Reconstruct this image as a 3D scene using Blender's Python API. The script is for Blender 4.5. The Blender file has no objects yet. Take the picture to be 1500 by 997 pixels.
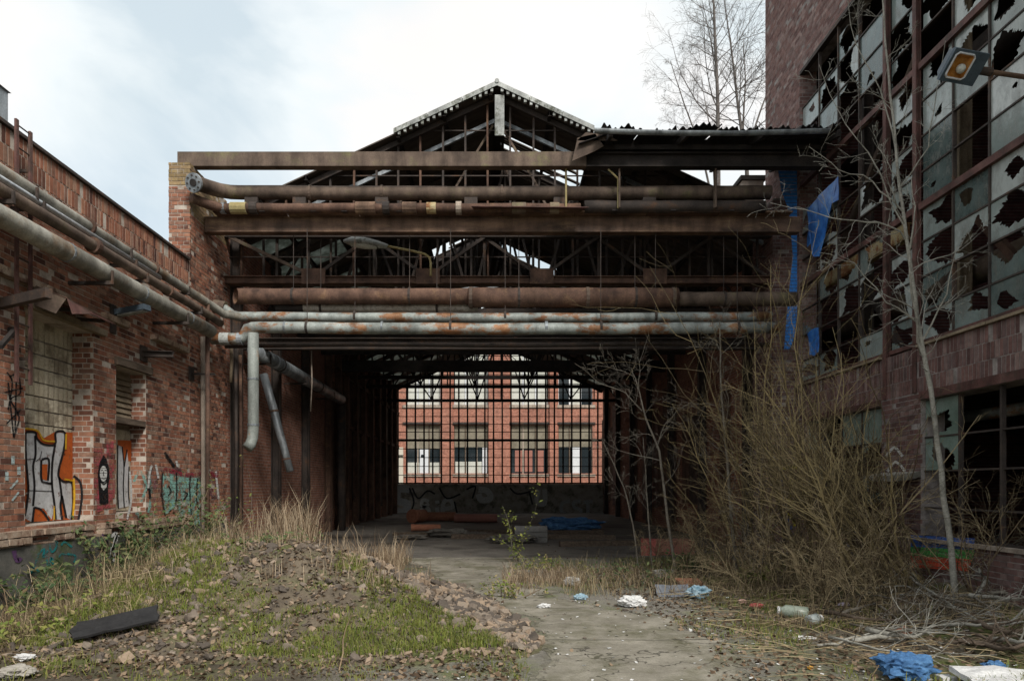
import bpy, bmesh, math, random
from mathutils import Vector, Matrix, noise as mn
R = math.radians
SC = bpy.context.scene
COL = SC.collection
random.seed(11)

# ------------------------------------------------------------------ camera
F, CX, CY, EYE = 1000.0, 728.0, 712.0, 1.7        # focal length, vanishing point (photo pixels), eye height
cam_d = bpy.data.cameras.new('camera')
cam = bpy.data.objects.new('camera', cam_d)
COL.objects.link(cam)
cam.location = (0, 0, EYE)
cam.rotation_euler = (R(90), 0, 0)
cam_d.sensor_width = 36.0
cam_d.sensor_fit = 'HORIZONTAL'
cam_d.lens = 24.0
cam_d.shift_x = (750 - CX) / 1500
cam_d.shift_y = (CY - 498.5) / 1500
cam_d.clip_start = 0.05
cam_d.clip_end = 3000
SC.camera = cam

# ------------------------------------------------------------------ sky, sun, exposure
SUN_EL, SUN_AZ = R(41), R(154)                     # azimuth clockwise from +Y: behind the camera, to the right
W = bpy.data.worlds.new('World')
SC.world = W
W.use_nodes = True
nt = W.node_tree
nt.nodes.clear()
def wn(t, **k):
    n = nt.nodes.new(t)
    for a, b in k.items():
        setattr(n, a, b)
    return n
sky = wn('ShaderNodeTexSky', sky_type='NISHITA', sun_disc=False)
sky.sun_elevation = SUN_EL
sky.sun_rotation = SUN_AZ
sky.dust_density = 2.5
tc = wn('ShaderNodeTexCoord')
sep = wn('ShaderNodeSeparateXYZ')
nt.links.new(tc.outputs['Generated'], sep.inputs[0])
mx = wn('ShaderNodeMath', operation='MAXIMUM'); mx.inputs[1].default_value = 0.0
nt.links.new(sep.outputs['Z'], mx.inputs[0])
ad = wn('ShaderNodeMath', operation='ADD'); ad.inputs[1].default_value = 0.28
nt.links.new(mx.outputs[0], ad.inputs[0])
dx = wn('ShaderNodeMath', operation='DIVIDE'); dy = wn('ShaderNodeMath', operation='DIVIDE')
nt.links.new(sep.outputs['X'], dx.inputs[0]); nt.links.new(ad.outputs[0], dx.inputs[1])
nt.links.new(sep.outputs['Y'], dy.inputs[0]); nt.links.new(ad.outputs[0], dy.inputs[1])
cmb = wn('ShaderNodeCombineXYZ')
nt.links.new(dx.outputs[0], cmb.inputs[0]); nt.links.new(dy.outputs[0], cmb.inputs[1])
cn = wn('ShaderNodeTexNoise'); cn.inputs['Scale'].default_value = 1.15; cn.inputs['Detail'].default_value = 7; cn.inputs['Roughness'].default_value = 0.52; cn.inputs['Distortion'].default_value = 0.35
nt.links.new(cmb.outputs[0], cn.inputs['Vector'])
cr = wn('ShaderNodeValToRGB')                      # cloud cover: thick nearly everywhere, thin in patches
cr.color_ramp.elements[0].position = 0.30; cr.color_ramp.elements[0].color = (0.84, 0.84, 0.84, 1)
cr.color_ramp.elements[1].position = 0.60; cr.color_ramp.elements[1].color = (1, 1, 1, 1)
nt.links.new(cn.outputs['Fac'], cr.inputs['Fac'])
cn2 = wn('ShaderNodeTexNoise'); cn2.inputs['Scale'].default_value = 1.9; cn2.inputs['Detail'].default_value = 9; cn2.inputs['Distortion'].default_value = 0.5
mp = wn('ShaderNodeMapping'); mp.inputs['Location'].default_value = (4.3, 1.7, 0)
nt.links.new(cmb.outputs[0], mp.inputs['Vector']); nt.links.new(mp.outputs[0], cn2.inputs['Vector'])
cc = wn('ShaderNodeValToRGB')                      # cloud colour: cool grey to warm white
e = cc.color_ramp.elements
e[0].position = 0.37; e[0].color = (0.315, 0.362, 0.388, 1)
e[1].position = 0.60; e[1].color = (0.49, 0.468, 0.45, 1)
m_ = e.new(0.48); m_.color = (0.425, 0.452, 0.458, 1)
nt.links.new(cn2.outputs['Fac'], cc.inputs['Fac'])
sc_ = wn('ShaderNodeVectorMath', operation='SCALE'); sc_.inputs['Scale'].default_value = 10.0
nt.links.new(cc.outputs[0], sc_.inputs[0])
mixc = wn('ShaderNodeMix', data_type='RGBA')
nt.links.new(cr.outputs[0], mixc.inputs['Factor'])
nt.links.new(sky.outputs[0], mixc.inputs['A']); nt.links.new(sc_.outputs[0], mixc.inputs['B'])
bg = wn('ShaderNodeBackground'); bg.inputs['Strength'].default_value = 0.1
out = wn('ShaderNodeOutputWorld')
nt.links.new(mixc.outputs['Result'], bg.inputs['Color']); nt.links.new(bg.outputs[0], out.inputs['Surface'])

sun_d = bpy.data.lights.new('sun', 'SUN')
sun_d.energy = 1.5
sun_d.angle = R(14)
sun_d.color = (1.0, 0.95, 0.88)
sun = bpy.data.objects.new('sun', sun_d)
COL.objects.link(sun)
sun.location = (-10, -20, 30)
sdir = Vector((math.sin(SUN_AZ) * math.cos(SUN_EL), math.cos(SUN_AZ) * math.cos(SUN_EL), math.sin(SUN_EL)))
sun.rotation_euler = sdir.to_track_quat('Z', 'Y').to_euler()

SC.view_settings.view_transform = 'Standard'
SC.view_settings.look = 'None'
SC.view_settings.exposure = 1.16
SC.view_settings.gamma = 1.0
SC.view_settings.use_curve_mapping = False
SC.render.engine = 'CYCLES'
SC.cycles.max_bounces = 8
SC.cycles.transparent_max_bounces = 12

# ------------------------------------------------------------------ photo pixel -> place (distance from a known plane)
def pY(px, py, Y): return Vector(((px - CX) * Y / F, Y, EYE + (CY - py) * Y / F))
def pX(px, py, X):
    Y = X * F / (px - CX)
    return pY(px, py, Y)
def pZ(px, py, Z=0.0):
    return pY(px, py, (EYE - Z) * F / (py - CY))
def to_px(p): return (CX + p[0] / p[1] * F, CY - (p[2] - EYE) / p[1] * F)

# ------------------------------------------------------------------ mesh helpers
class MB:
    def __init__(s): s.v = []; s.f = []; s.r = []
    def add(s, vs, fs, r=0.5):
        o = len(s.v)
        s.v += [tuple(v) for v in vs]
        s.f += [tuple(i + o for i in f) for f in fs]
        s.r += [r] * len(fs)
        return s
    def box(s, x0, x1, y0, y1, z0, z1, r=0.5):
        return s.add([(x0,y0,z0),(x1,y0,z0),(x1,y1,z0),(x0,y1,z0),(x0,y0,z1),(x1,y0,z1),(x1,y1,z1),(x0,y1,z1)],
                     [(0,3,2,1),(4,5,6,7),(0,1,5,4),(1,2,6,5),(2,3,7,6),(3,0,4,7)], r)
    def rbox(s, c, size, M, r=0.5):
        h = Vector(size) / 2
        vs = [Vector(c) + M @ Vector((a*h.x, b*h.y, d*h.z)) for d in (-1,1) for a, b in ((-1,-1),(1,-1),(1,1),(-1,1))]
        return s.add(vs, [(0,3,2,1),(4,5,6,7),(0,1,5,4),(1,2,6,5),(2,3,7,6),(3,0,4,7)], r)
    def bar(s, p0, p1, w, h, up=(0,0,1), r=0.5):
        p0 = Vector(p0); p1 = Vector(p1); d = p1 - p0; L = d.length
        if L < 1e-6: return s
        d = d / L; u = Vector(up); a = d.cross(u)
        if a.length < 1e-4: a = d.cross(Vector((1,0,0)))
        a.normalize(); u = a.cross(d)
        M = Matrix((a, d, u)).transposed()
        return s.rbox((p0 + p1) / 2, (w, L, h), M, r)
    def ibeam(s, p0, p1, w, h, t=0.02, up=(0,0,1), r=0.5):
        p0 = Vector(p0); p1 = Vector(p1); d = (p1 - p0).normalized(); u = Vector(up); a = d.cross(u)
        if a.length < 1e-4: a = d.cross(Vector((1,0,0)))
        a.normalize(); u = a.cross(d)
        o = u * (h/2 - t/2)
        s.bar(p0 + o, p1 + o, w, t, up, r); s.bar(p0 - o, p1 - o, w, t, up, r)
        return s.bar(p0, p1, t*0.8, h - 2*t - 0.001, up, r)
    def tube(s, pts, rad, n=8, cap=True, r=0.5):
        pts = [Vector(p) for p in pts]; k = len(pts)
        if not hasattr(rad, '__len__'): rad = [rad] * k
        o = len(s.v); ref = None
        for i, p in enumerate(pts):
            t = (pts[min(i+1,k-1)] - pts[max(i-1,0)])
            if t.length < 1e-9: t = Vector((0,0,1))
            t.normalize()
            if ref is None:
                ref = t.cross(Vector((0,0,1)) if abs(t.z) < 0.9 else Vector((1,0,0))).normalized()
            ref = (ref - t * ref.dot(t))
            if ref.length < 1e-6: ref = t.cross(Vector((0.3,0.9,0.2)))
            ref.normalize(); b = t.cross(ref)
            for j in range(n):
                a = 2*math.pi*j/n
                q = p + (ref*math.cos(a) + b*math.sin(a)) * rad[i]
                s.v.append((q.x, q.y, q.z))
        for i in range(k-1):
            for j in range(n):
                j2 = (j+1) % n
                s.f.append((o+i*n+j, o+i*n+j2, o+(i+1)*n+j2, o+(i+1)*n+j)); s.r.append(r)
        if cap:
            s.f.append(tuple(o+j for j in range(n-1,-1,-1))); s.r.append(r)
            s.f.append(tuple(o+(k-1)*n+j for j in range(n))); s.r.append(r)
        return s
    def prism(s, poly, off, r=0.5):
        """poly: list of 3-D points of a flat outline; off: extrusion vector"""
        n = len(poly); off = Vector(off)
        vs = [Vector(p) for p in poly] + [Vector(p) + off for p in poly]
        fs = [tuple(range(n-1,-1,-1)), tuple(range(n, 2*n))] + [(i,(i+1)%n,n+(i+1)%n,n+i) for i in range(n)]
        return s.add(vs, fs, r)
    def mesh(s, name, mat, smooth=False):
        me = bpy.data.meshes.new(name)
        me.from_pydata(s.v, [], s.f)
        a = me.attributes.new('rnd', 'FLOAT', 'FACE')
        a.data.foreach_set('value', s.r)
        if mat is not None: me.materials.append(mat)
        if smooth:
            me.polygons.foreach_set('use_smooth', [True]*len(me.polygons))
        me.update()
        return me
    def build(s, name, mat, parent=None, smooth=False):
        return link(name, s.mesh(name, mat, smooth), parent)

def wloc(o):
    return Vector(o.location) if (o is not None and o.type == 'EMPTY') else Vector((0,0,0))
def link(name, data, parent=None):
    o = bpy.data.objects.new(name, data)
    COL.objects.link(o)
    if parent is not None:
        o.parent = parent
        o.matrix_parent_inverse = Matrix.Translation(-wloc(parent))
    return o
def tag(o, label=None, cat=None, group=None, kind=None):
    if label: o['label'] = label
    if cat: o['category'] = cat
    if group: o['group'] = group
    if kind: o['kind'] = kind
    return o
def thing(name, label, cat, loc=(0,0,0), group=None):
    o = bpy.data.objects.new(name, None)
    o.empty_display_size = 0.2
    COL.objects.link(o)
    o.location = loc
    return tag(o, label, cat, group)
def stuff(o): o['kind'] = 'stuff'; return o
def rot_to(d, up=(0,0,1)):
    d = Vector(d).normalized(); a = d.cross(Vector(up))
    if a.length < 1e-4: a = Vector((1,0,0))
    a.normalize(); u = a.cross(d)
    return Matrix((a, d, u)).transposed()
def fbm(x, y, z=0.0, o=4): return mn.fractal(Vector((x, y, z)), 1.0, 2.0, o)

# ------------------------------------------------------------------ materials
def newmat(name):
    m = bpy.data.materials.new(name); m.use_nodes = True
    t = m.node_tree; t.nodes.clear()
    o = t.nodes.new('ShaderNodeOutputMaterial')
    b = t.nodes.new('ShaderNodeBsdfPrincipled')
    t.links.new(b.outputs[0], o.inputs['Surface'])
    return m, t, b, o
def ramp(t, fac, cols, lo=0.3, hi=0.7):
    n = t.nodes.new('ShaderNodeValToRGB'); e = n.color_ramp.elements
    k = len(cols)
    for i, c in enumerate(cols):
        p = lo + (hi-lo) * i / max(1, k-1)
        el = e[i] if i < 2 else e.new(p)
        el.position = p; el.color = (c[0], c[1], c[2], 1)
    if fac is not None: t.links.new(fac, n.inputs['Fac'])
    return n.outputs[0]
def noise(t, scale, detail=5, rough=0.6, vec=None, dist=0.0):
    n = t.nodes.new('ShaderNodeTexNoise')
    n.inputs['Scale'].default_value = scale; n.inputs['Detail'].default_value = detail
    n.inputs['Roughness'].default_value = rough; n.inputs['Distortion'].default_value = dist
    if vec is not None: t.links.new(vec, n.inputs['Vector'])
    return n.outputs['Fac']
def position(t, scale=None):
    g = t.nodes.new('ShaderNodeNewGeometry')
    if scale is None: return g.outputs['Position']
    m = t.nodes.new('ShaderNodeMapping'); m.inputs['Scale'].default_value = scale
    t.links.new(g.outputs['Position'], m.inputs['Vector']); return m.outputs[0]
def mixc_(t, f, a, b, mode='MIX'):
    n = t.nodes.new('ShaderNodeMix'); n.data_type = 'RGBA'; n.blend_type = mode
    for s, v in (('Factor', f), ('A', a), ('B', b)):
        i = n.inputs[s] if s != 'Factor' else n.inputs[0]
        if s == 'A': i = n.inputs[6]
        if s == 'B': i = n.inputs[7]
        if isinstance(v, (int, float)): i.default_value = v
        elif isinstance(v, tuple): i.default_value = (v[0], v[1], v[2], 1)
        else: t.links.new(v, i)
    return n.outputs[2]
def math_(t, op, a, b=None):
    n = t.nodes.new('ShaderNodeMath'); n.operation = op
    for i, v in enumerate((a, b)):
        if v is None: continue
        if isinstance(v, (int, float)): n.inputs[i].default_value = v
        else: t.links.new(v, n.inputs[i])
    return n.outputs[0]
def bump(t, b, h, strength=0.3, dist=0.01):
    n = t.nodes.new('ShaderNodeBump'); n.inputs['Strength'].default_value = strength; n.inputs['Distance'].default_value = dist
    t.links.new(h, n.inputs['Height']); t.links.new(n.outputs[0], b.inputs['Normal'])
def attr(t, name='rnd'):
    n = t.nodes.new('ShaderNodeAttribute'); n.attribute_name = name; return n.outputs['Fac']
def step(t, v, lo, hi): 
    n = t.nodes.new('ShaderNodeMapRange'); n.clamp = True
    n.inputs['From Min'].default_value = lo; n.inputs['From Max'].default_value = hi
    t.links.new(v, n.inputs['Value']); return n.outputs[0]

def weathered(name, cols, scale=3.0, rough=0.8, metal=0.0, patch=None, patch_scale=2.0, patch_lo=0.5, patch_hi=0.6,
              bumps=0.3, bscale=40, stretch=None, use_rnd=0.0, spec=0.3, streak=0.0):
    """base tones blended by noise, optional patches of a second tone (rust, moss, peeled paint)"""
    m, t, b, o = newmat(name)
    p = position(t, stretch)
    n1 = noise(t, scale, 8, 0.65, p)
    if use_rnd:
        n1 = math_(t, 'ADD', n1, math_(t, 'MULTIPLY', math_(t, 'SUBTRACT', attr(t), 0.5), use_rnd))
    c = ramp(t, n1, cols)
    if patch:
        n2 = noise(t, patch_scale, 9, 0.7, p)
        pc = ramp(t, noise(t, scale*4, 4, 0.6, p), patch)
        c = mixc_(t, step(t, n2, patch_lo, patch_hi), c, pc)
    fine = noise(t, bscale, 6, 0.7, position(t))
    v = ramp(t, fine, [(0.72,)*3, (1.18,)*3])
    c = mixc_(t, 1.0, c, v, 'MULTIPLY')
    if streak:                                          # run-off stains down the surface
        sn = noise(t, 1.0, 6, 0.6, position(t, (3.2, 3.2, 0.7)))
        c = mixc_(t, 1.0, c, ramp(t, sn, [(1-streak,)*3, (1+streak*0.6,)*3], 0.38, 0.62), 'MULTIPLY')
        c = mixc_(t, math_(t, 'MULTIPLY', step(t, noise(t, 0.7, 9, 0.75, p), 0.53, 0.66), streak), c, (0.022,0.018,0.016))
    t.links.new(c, b.inputs['Base Color'])
    b.inputs['Roughness'].default_value = rough; b.inputs['Metallic'].default_value = metal
    b.inputs['Specular IOR Level'].default_value = spec
    if bumps: bump(t, b, fine, bumps, 0.01)
    return m

def brick_mat(name, cols, soot=(0.035,0.028,0.026), soot_lo=0.56, soot_hi=0.75, pale=(0.42,0.36,0.31)):
    m, t, b, o = newmat(name)
    p = position(t)
    c = ramp(t, attr(t), cols, 0.0, 1.0)
    g = ramp(t, noise(t, 9, 6, 0.65, p), [(0.66,)*3, (1.2,)*3])
    c = mixc_(t, 1.0, c, g, 'MULTIPLY')
    ps = position(t, (0.55, 0.55, 0.9))
    n2 = noise(t, 1.0, 9, 0.72, ps)
    c = mixc_(t, math_(t, 'MULTIPLY', step(t, n2, soot_lo, soot_hi), 0.8), c, soot)
    n3 = noise(t, 2.2, 9, 0.75, p)
    c = mixc_(t, math_(t, 'MULTIPLY', step(t, n3, 0.60, 0.72), 0.35), c, pale)
    t.links.new(c, b.inputs['Base Color'])
    b.inputs['Roughness'].default_value = 0.9; b.inputs['Specular IOR Level'].default_value = 0.15
    bump(t, b, noise(t, 55, 6, 0.7, p), 0.5, 0.008)
    return m

def brick_tex(name, c1, c2, mortar, axis='YZ', bw=0.25, rh=0.083, soot=0.5):
    """wall seen too far off to tell bricks apart"""
    m, t, b, o = newmat(name)
    g = t.nodes.new('ShaderNodeNewGeometry'); s = t.nodes.new('ShaderNodeSeparateXYZ'); k = t.nodes.new('ShaderNodeCombineXYZ')
    t.links.new(g.outputs['Position'], s.inputs[0])
    t.links.new(s.outputs[axis[0]], k.inputs[0]); t.links.new(s.outputs[axis[1]], k.inputs[1])
    br = t.nodes.new('ShaderNodeTexBrick')
    br.inputs['Scale'].default_value = 1.0; br.inputs['Brick Width'].default_value = bw; br.inputs['Row Height'].default_value = rh
    br.inputs['Mortar Size'].default_value = 0.007; br.inputs['Mortar Smooth'].default_value = 0.3
    br.inputs['Color1'].default_value = (*c1, 1); br.inputs['Color2'].default_value = (*c2, 1); br.inputs['Mortar'].default_value = (*mortar, 1)
    t.links.new(k.outputs[0], br.inputs['Vector'])
    p = g.outputs['Position']
    v = ramp(t, noise(t, 6, 7, 0.7, p), [(0.6,)*3, (1.25,)*3])
    c = mixc_(t, 1.0, br.outputs['Color'], v, 'MULTIPLY')
    c = mixc_(t, math_(t, 'MULTIPLY', step(t, noise(t, 0.8, 9, 0.7, p), 0.5, 0.7), soot), c, (0.05, 0.04, 0.04))
    t.links.new(c, b.inputs['Base Color']); b.inputs['Roughness'].default_value = 0.9
    b.inputs['Specular IOR Level'].default_value = 0.15
    hgt = math_(t, 'ADD', math_(t, 'MULTIPLY', math_(t, 'SUBTRACT', 1.0, br.outputs['Fac']), 1.0), math_(t, 'MULTIPLY', noise(t, 60, 5, 0.7, p), 0.5))
    bump(t, b, hgt, 0.6, 0.012)
    return m

def paint(name, col, wear=0.35, course=None, rough=0.6):
    """sprayed paint: worn through in flecks and missing in the joints"""
    m, t, b, o = newmat(name)
    p = position(t)
    v = ramp(t, noise(t, 12, 6, 0.7, p), [(0.72,)*3, (1.12,)*3])
    t.links.new(mixc_(t, 1.0, col, v, 'MULTIPLY'), b.inputs['Base Color'])
    b.inputs['Roughness'].default_value = rough; b.inputs['Specular IOR Level'].default_value = 0.25
    a = step(t, noise(t, 7, 9, 0.75, p), wear, wear + 0.12)
    if course:
        s = t.nodes.new('ShaderNodeSeparateXYZ'); t.links.new(p, s.inputs[0])
        fr = math_(t, 'FRACT', math_(t, 'DIVIDE', s.outputs['Z'], course))
        j = math_(t, 'GREATER_THAN', fr, 0.14)
        a = math_(t, 'MULTIPLY', a, math_(t, 'ADD', math_(t, 'MULTIPLY', j, 0.65), 0.35))
    t.links.new(a, b.inputs['Alpha'])
    return m

M = {}
M['brick'] = brick_mat('brick_red', [(0.085,0.045,0.037),(0.245,0.104,0.067),(0.31,0.137,0.087),(0.37,0.182,0.115),(0.205,0.11,0.08),(0.35,0.215,0.152)], soot_lo=0.52, soot_hi=0.74)
M['brick_yellow'] = brick_mat('brick_yellow', [(0.20,0.14,0.07),(0.30,0.22,0.11),(0.34,0.24,0.13),(0.25,0.17,0.10)])
M['brick_dark'] = brick_mat('brick_dark', [(0.10,0.060,0.056),(0.165,0.092,0.082),(0.21,0.122,0.108),(0.15,0.10,0.095),(0.26,0.18,0.16)], soot_lo=0.55, soot_hi=0.75, pale=(0.26,0.23,0.22))
M['mortar'] = weathered('mortar', [(0.22,0.18,0.145),(0.46,0.40,0.34),(0.58,0.52,0.45)], 4, 0.95, bscale=80)
M['mortar_dark'] = weathered('mortar_dark', [(0.10,0.085,0.078),(0.26,0.23,0.215),(0.40,0.365,0.345)], 4, 0.95, bscale=80)
M['wall_right'] = brick_tex('brick_purple', (0.23,0.10,0.092), (0.14,0.066,0.064), (0.30,0.255,0.245), 'YZ', 0.25, 0.083, 0.35)
M['hall_brick'] = brick_tex('hall_brick', (0.34,0.15,0.10), (0.24,0.105,0.072), (0.34,0.29,0.25), 'YZ', 0.25, 0.083, 0.35)
M['front_brick'] = brick_tex('front_brick', (0.20,0.075,0.05), (0.13,0.05,0.038), (0.2,0.16,0.13), 'XZ', 0.25, 0.083, 0.6)
M['far_brick'] = brick_tex('far_brick', (0.45,0.19,0.13), (0.33,0.13,0.088), (0.44,0.33,0.27), 'XZ', 0.25, 0.083, 0.4)
M['concrete'] = weathered('concrete', [(0.20,0.185,0.16),(0.33,0.31,0.27),(0.42,0.395,0.35)], 2.5, 0.92, patch=[(0.10,0.095,0.08),(0.16,0.15,0.12)], patch_scale=1.3, bscale=30)
M['concrete_dark'] = weathered('concrete_dark', [(0.12,0.117,0.11),(0.20,0.196,0.185),(0.27,0.262,0.25)], 1.2, 0.95, bscale=20)
M['stone_ledge'] = weathered('stone_ledge', [(0.20,0.12,0.085),(0.36,0.27,0.20),(0.42,0.36,0.29)], 6, 0.92, patch=[(0.10,0.07,0.05),(0.2,0.1,0.07)], patch_scale=4)
M['tile'] = weathered('concrete_tile', [(0.34,0.29,0.21),(0.48,0.42,0.31),(0.56,0.50,0.385)], 4, 0.92, patch=[(0.22,0.18,0.13),(0.28,0.24,0.175)], patch_scale=2.4, use_rnd=0.35)
M['rust'] = weathered('rust', [(0.065,0.040,0.032),(0.13,0.076,0.055),(0.18,0.105,0.073)], 2.5, 0.85, 0.15, patch=[(0.20,0.11,0.06),(0.26,0.17,0.105)], patch_scale=3.5, patch_lo=0.55, patch_hi=0.68, streak=0.34)
M['rust_brown'] = weathered('rust_brown', [(0.085,0.062,0.05),(0.15,0.11,0.085),(0.20,0.15,0.115)], 2.0, 0.8, 0.2, patch=[(0.13,0.12,0.065),(0.19,0.17,0.09)], patch_scale=2.0, patch_lo=0.55, patch_hi=0.70, streak=0.34)
M['rust_beam'] = weathered('rust_beam', [(0.07,0.05,0.041),(0.165,0.105,0.074),(0.29,0.185,0.12)], 1.6, 0.85, 0.15, patch=[(0.27,0.17,0.095),(0.33,0.235,0.15)], patch_scale=1.8, patch_lo=0.57, patch_hi=0.7, stretch=(0.5,1,2.0), streak=0.34)
M['red_steel'] = weathered('red_steel', [(0.08,0.040,0.035),(0.125,0.060,0.052),(0.155,0.085,0.072)], 3, 0.7, 0.1, patch=[(0.055,0.035,0.03),(0.11,0.075,0.06)], patch_scale=5, streak=0.34)
M['dark_steel'] = weathered('dark_steel', [(0.032,0.027,0.025),(0.062,0.050,0.044),(0.095,0.072,0.060)], 2.5, 0.75, 0.2, patch=[(0.09,0.05,0.032),(0.13,0.07,0.04)], patch_scale=2.5, patch_lo=0.56, patch_hi=0.68)
M['black_steel'] = weathered('black_steel', [(0.018,0.016,0.015),(0.036,0.031,0.029),(0.06,0.048,0.042)], 2.5, 0.85, 0.1)
M['grey_pipe'] = weathered('grey_pipe', [(0.24,0.26,0.24),(0.33,0.36,0.34),(0.42,0.45,0.42)], 1.5, 0.55, 0.1, patch=[(0.24,0.10,0.045),(0.34,0.19,0.10)], patch_scale=2.0, patch_lo=0.50, patch_hi=0.57, stretch=(0.8,0.8,1.6), streak=0.40)
M['insulation_pipe'] = weathered('insulation_pipe', [(0.20,0.19,0.16),(0.30,0.29,0.25),(0.40,0.39,0.34)], 1.6, 0.6, 0.1, patch=[(0.20,0.11,0.055),(0.28,0.18,0.09)], patch_scale=1.1, patch_lo=0.53, patch_hi=0.68, streak=0.40)
M['silver'] = weathered('silver_foil', [(0.40,0.42,0.44),(0.55,0.57,0.58),(0.65,0.67,0.68)], 5, 0.35, 0.75, bscale=18, bumps=0.5)
M['zinc'] = weathered('zinc', [(0.22,0.25,0.27),(0.30,0.33,0.35),(0.38,0.41,0.43)], 2, 0.5, 0.4, streak=0.55)
M['blue_grey'] = weathered('blue_grey_paint', [(0.045,0.065,0.085),(0.075,0.10,0.125),(0.10,0.135,0.16)], 4, 0.55, 0.1)
M['fibre_cement'] = weathered('fibre_cement', [(0.30,0.315,0.305),(0.43,0.45,0.435),(0.55,0.57,0.55)], 3, 0.85, patch=[(0.12,0.13,0.11),(0.18,0.19,0.15)], patch_scale=4, streak=0.35)
M['roof_dark'] = weathered('roof_dark', [(0.018,0.016,0.016),(0.035,0.03,0.028),(0.06,0.05,0.044)], 1.3, 0.9)
M['timber'] = weathered('timber', [(0.055,0.04,0.03),(0.11,0.082,0.06),(0.18,0.14,0.105)], 3, 0.9, stretch=(4,1,6))
M['timber_pale'] = weathered('timber_pale', [(0.14,0.105,0.07),(0.24,0.19,0.13),(0.30,0.24,0.17)], 3, 0.9)
M['yellow_rust'] = weathered('yellow_rust', [(0.30,0.22,0.10),(0.42,0.33,0.17),(0.46,0.40,0.25)], 2.5, 0.8, patch=[(0.20,0.09,0.04),(0.28,0.13,0.055)], patch_scale=3, patch_lo=0.5, patch_hi=0.58)
M['yellow_pole'] = weathered('yellow_pole', [(0.30,0.24,0.10),(0.40,0.34,0.18)], 6, 0.8)
M['wrap'] = weathered('pipe_wrap', [(0.22,0.19,0.16),(0.42,0.385,0.34),(0.55,0.52,0.47)], 9, 0.95, bumps=0.8, bscale=25)
M['plaster'] = weathered('plaster', [(0.30,0.24,0.19),(0.42,0.36,0.30)], 3, 0.95, streak=0.35)
M['plinth'] = weathered('plinth_render', [(0.05,0.05,0.045),(0.10,0.098,0.088),(0.16,0.15,0.13)], 2.4, 0.95, patch=[(0.05,0.07,0.03),(0.09,0.11,0.05)], patch_scale=2)
M['grey_down'] = weathered('grey_downpipe', [(0.20,0.225,0.205),(0.28,0.305,0.285),(0.35,0.375,0.35)], 1.5, 0.55, 0.1, patch=[(0.24,0.12,0.06),(0.32,0.20,0.11)], patch_scale=3, patch_lo=0.60, patch_hi=0.68, streak=0.3)

# ================================================================== GROUND
def sst(a, b, x):
    t = max(0.0, min(1.0, (x - a) / (b - a))); return t*t*(3-2*t)
def mound(x, y):
    if y < 5.9 or y > 14 or x > 1.2 or x < -6.3: return 0.0
    sx = 1 - sst(-2.6, 0.35, x + 0.30*(y-9))
    sx *= 0.16 + 0.84*sst(-5.7, -3.9, x)
    sy = sst(6.3, 9.5, y) * (1 - sst(10.3, 13.2, y))
    h = 1.08*sx*sy
    return h*0.77 + (0.13*fbm(x*0.9, y*0.9, 3) + 0.07*fbm(x*2.4, y*2.4, 5) + 0.03*fbm(x*6, y*6, 7)) * min(1, h*2.5)
def ground(x, y):
    inside = sst(15.5, 17, y)
    w = (1 - inside)
    path = math.exp(-((x - 0.9)/1.6)**2)
    h = 0.05*fbm(x*0.35, y*0.35)*(1 - 0.7*path) + 0.02*fbm(x*1.7, y*1.7, 5)*(1-0.85*path)
    h += 0.28*sst(3.4, 6.6, x)*(1 - sst(7.5, 12, x)) * (0.6 + 0.5*fbm(x*0.8, y*0.8, 9))   # rubbish bank under the right wall
    
    far = 1 - sst(14, 30, abs(x)) 
    return h * w * far * (1 - sst(20, 40, abs(y-10))*0.9)
def top(x, y):
    m = mound(x, y)
    return ground(x, y) + (m if m > 0.0 else 0)

def ground_material():
    m, t, b, o = newmat('ground_earth')
    p = position(t)
    dirt = ramp(t, noise(t, 1.4, 10, 0.7, p), [(0.06,0.05,0.036),(0.11,0.093,0.068),(0.165,0.14,0.105)])
    asph = ramp(t, noise(t, 3.0, 10, 0.7, p), [(0.14,0.13,0.11),(0.22,0.205,0.175),(0.29,0.27,0.23)])
    moss = ramp(t, noise(t, 7, 6, 0.7, p), [(0.05,0.065,0.016),(0.10,0.125,0.03),(0.15,0.155,0.055)])
    s = t.nodes.new('ShaderNodeSeparateXYZ'); t.links.new(p, s.inputs[0])
    wob = math_(t, 'MULTIPLY', math_(t, 'SUBTRACT', noise(t, 0.9, 6, 0.6, p), 0.5), 2.6)
    ax = math_(t, 'ABSOLUTE', math_(t, 'SUBTRACT', math_(t, 'ADD', s.outputs['X'], wob), 1.0))
    yard = step(t, ax, 3.0, 1.6)                      # asphalt yard along the drive, earth to both sides
    c = mixc_(t, yard, dirt, asph)
    c = mixc_(t, math_(t, 'MULTIPLY', step(t, noise(t, 0.75, 9, 0.72, p), 0.47, 0.62), 0.8), c, moss)
    v = ramp(t, noise(t, 45, 5, 0.75, p), [(0.6,)*3, (1.3,)*3])
    t.links.new(mixc_(t, 1.0, c, v, 'MULTIPLY'), b.inputs['Base Color'])
    b.inputs['Roughness'].default_value = 0.95; b.inputs['Specular IOR Level'].default_value = 0.2
    bump(t, b, noise(t, 30, 8, 0.75, p), 0.7, 0.02)
    return m
M['ground'] = ground_material()
M['mound'] = weathered('mound_earth', [(0.075,0.06,0.044),(0.13,0.105,0.075),(0.19,0.155,0.11)], 2.5, 0.95, patch=[(0.07,0.085,0.025),(0.13,0.14,0.05)], patch_scale=1.0, patch_lo=0.5, patch_hi=0.62, bumps=0.8, bscale=25)

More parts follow.
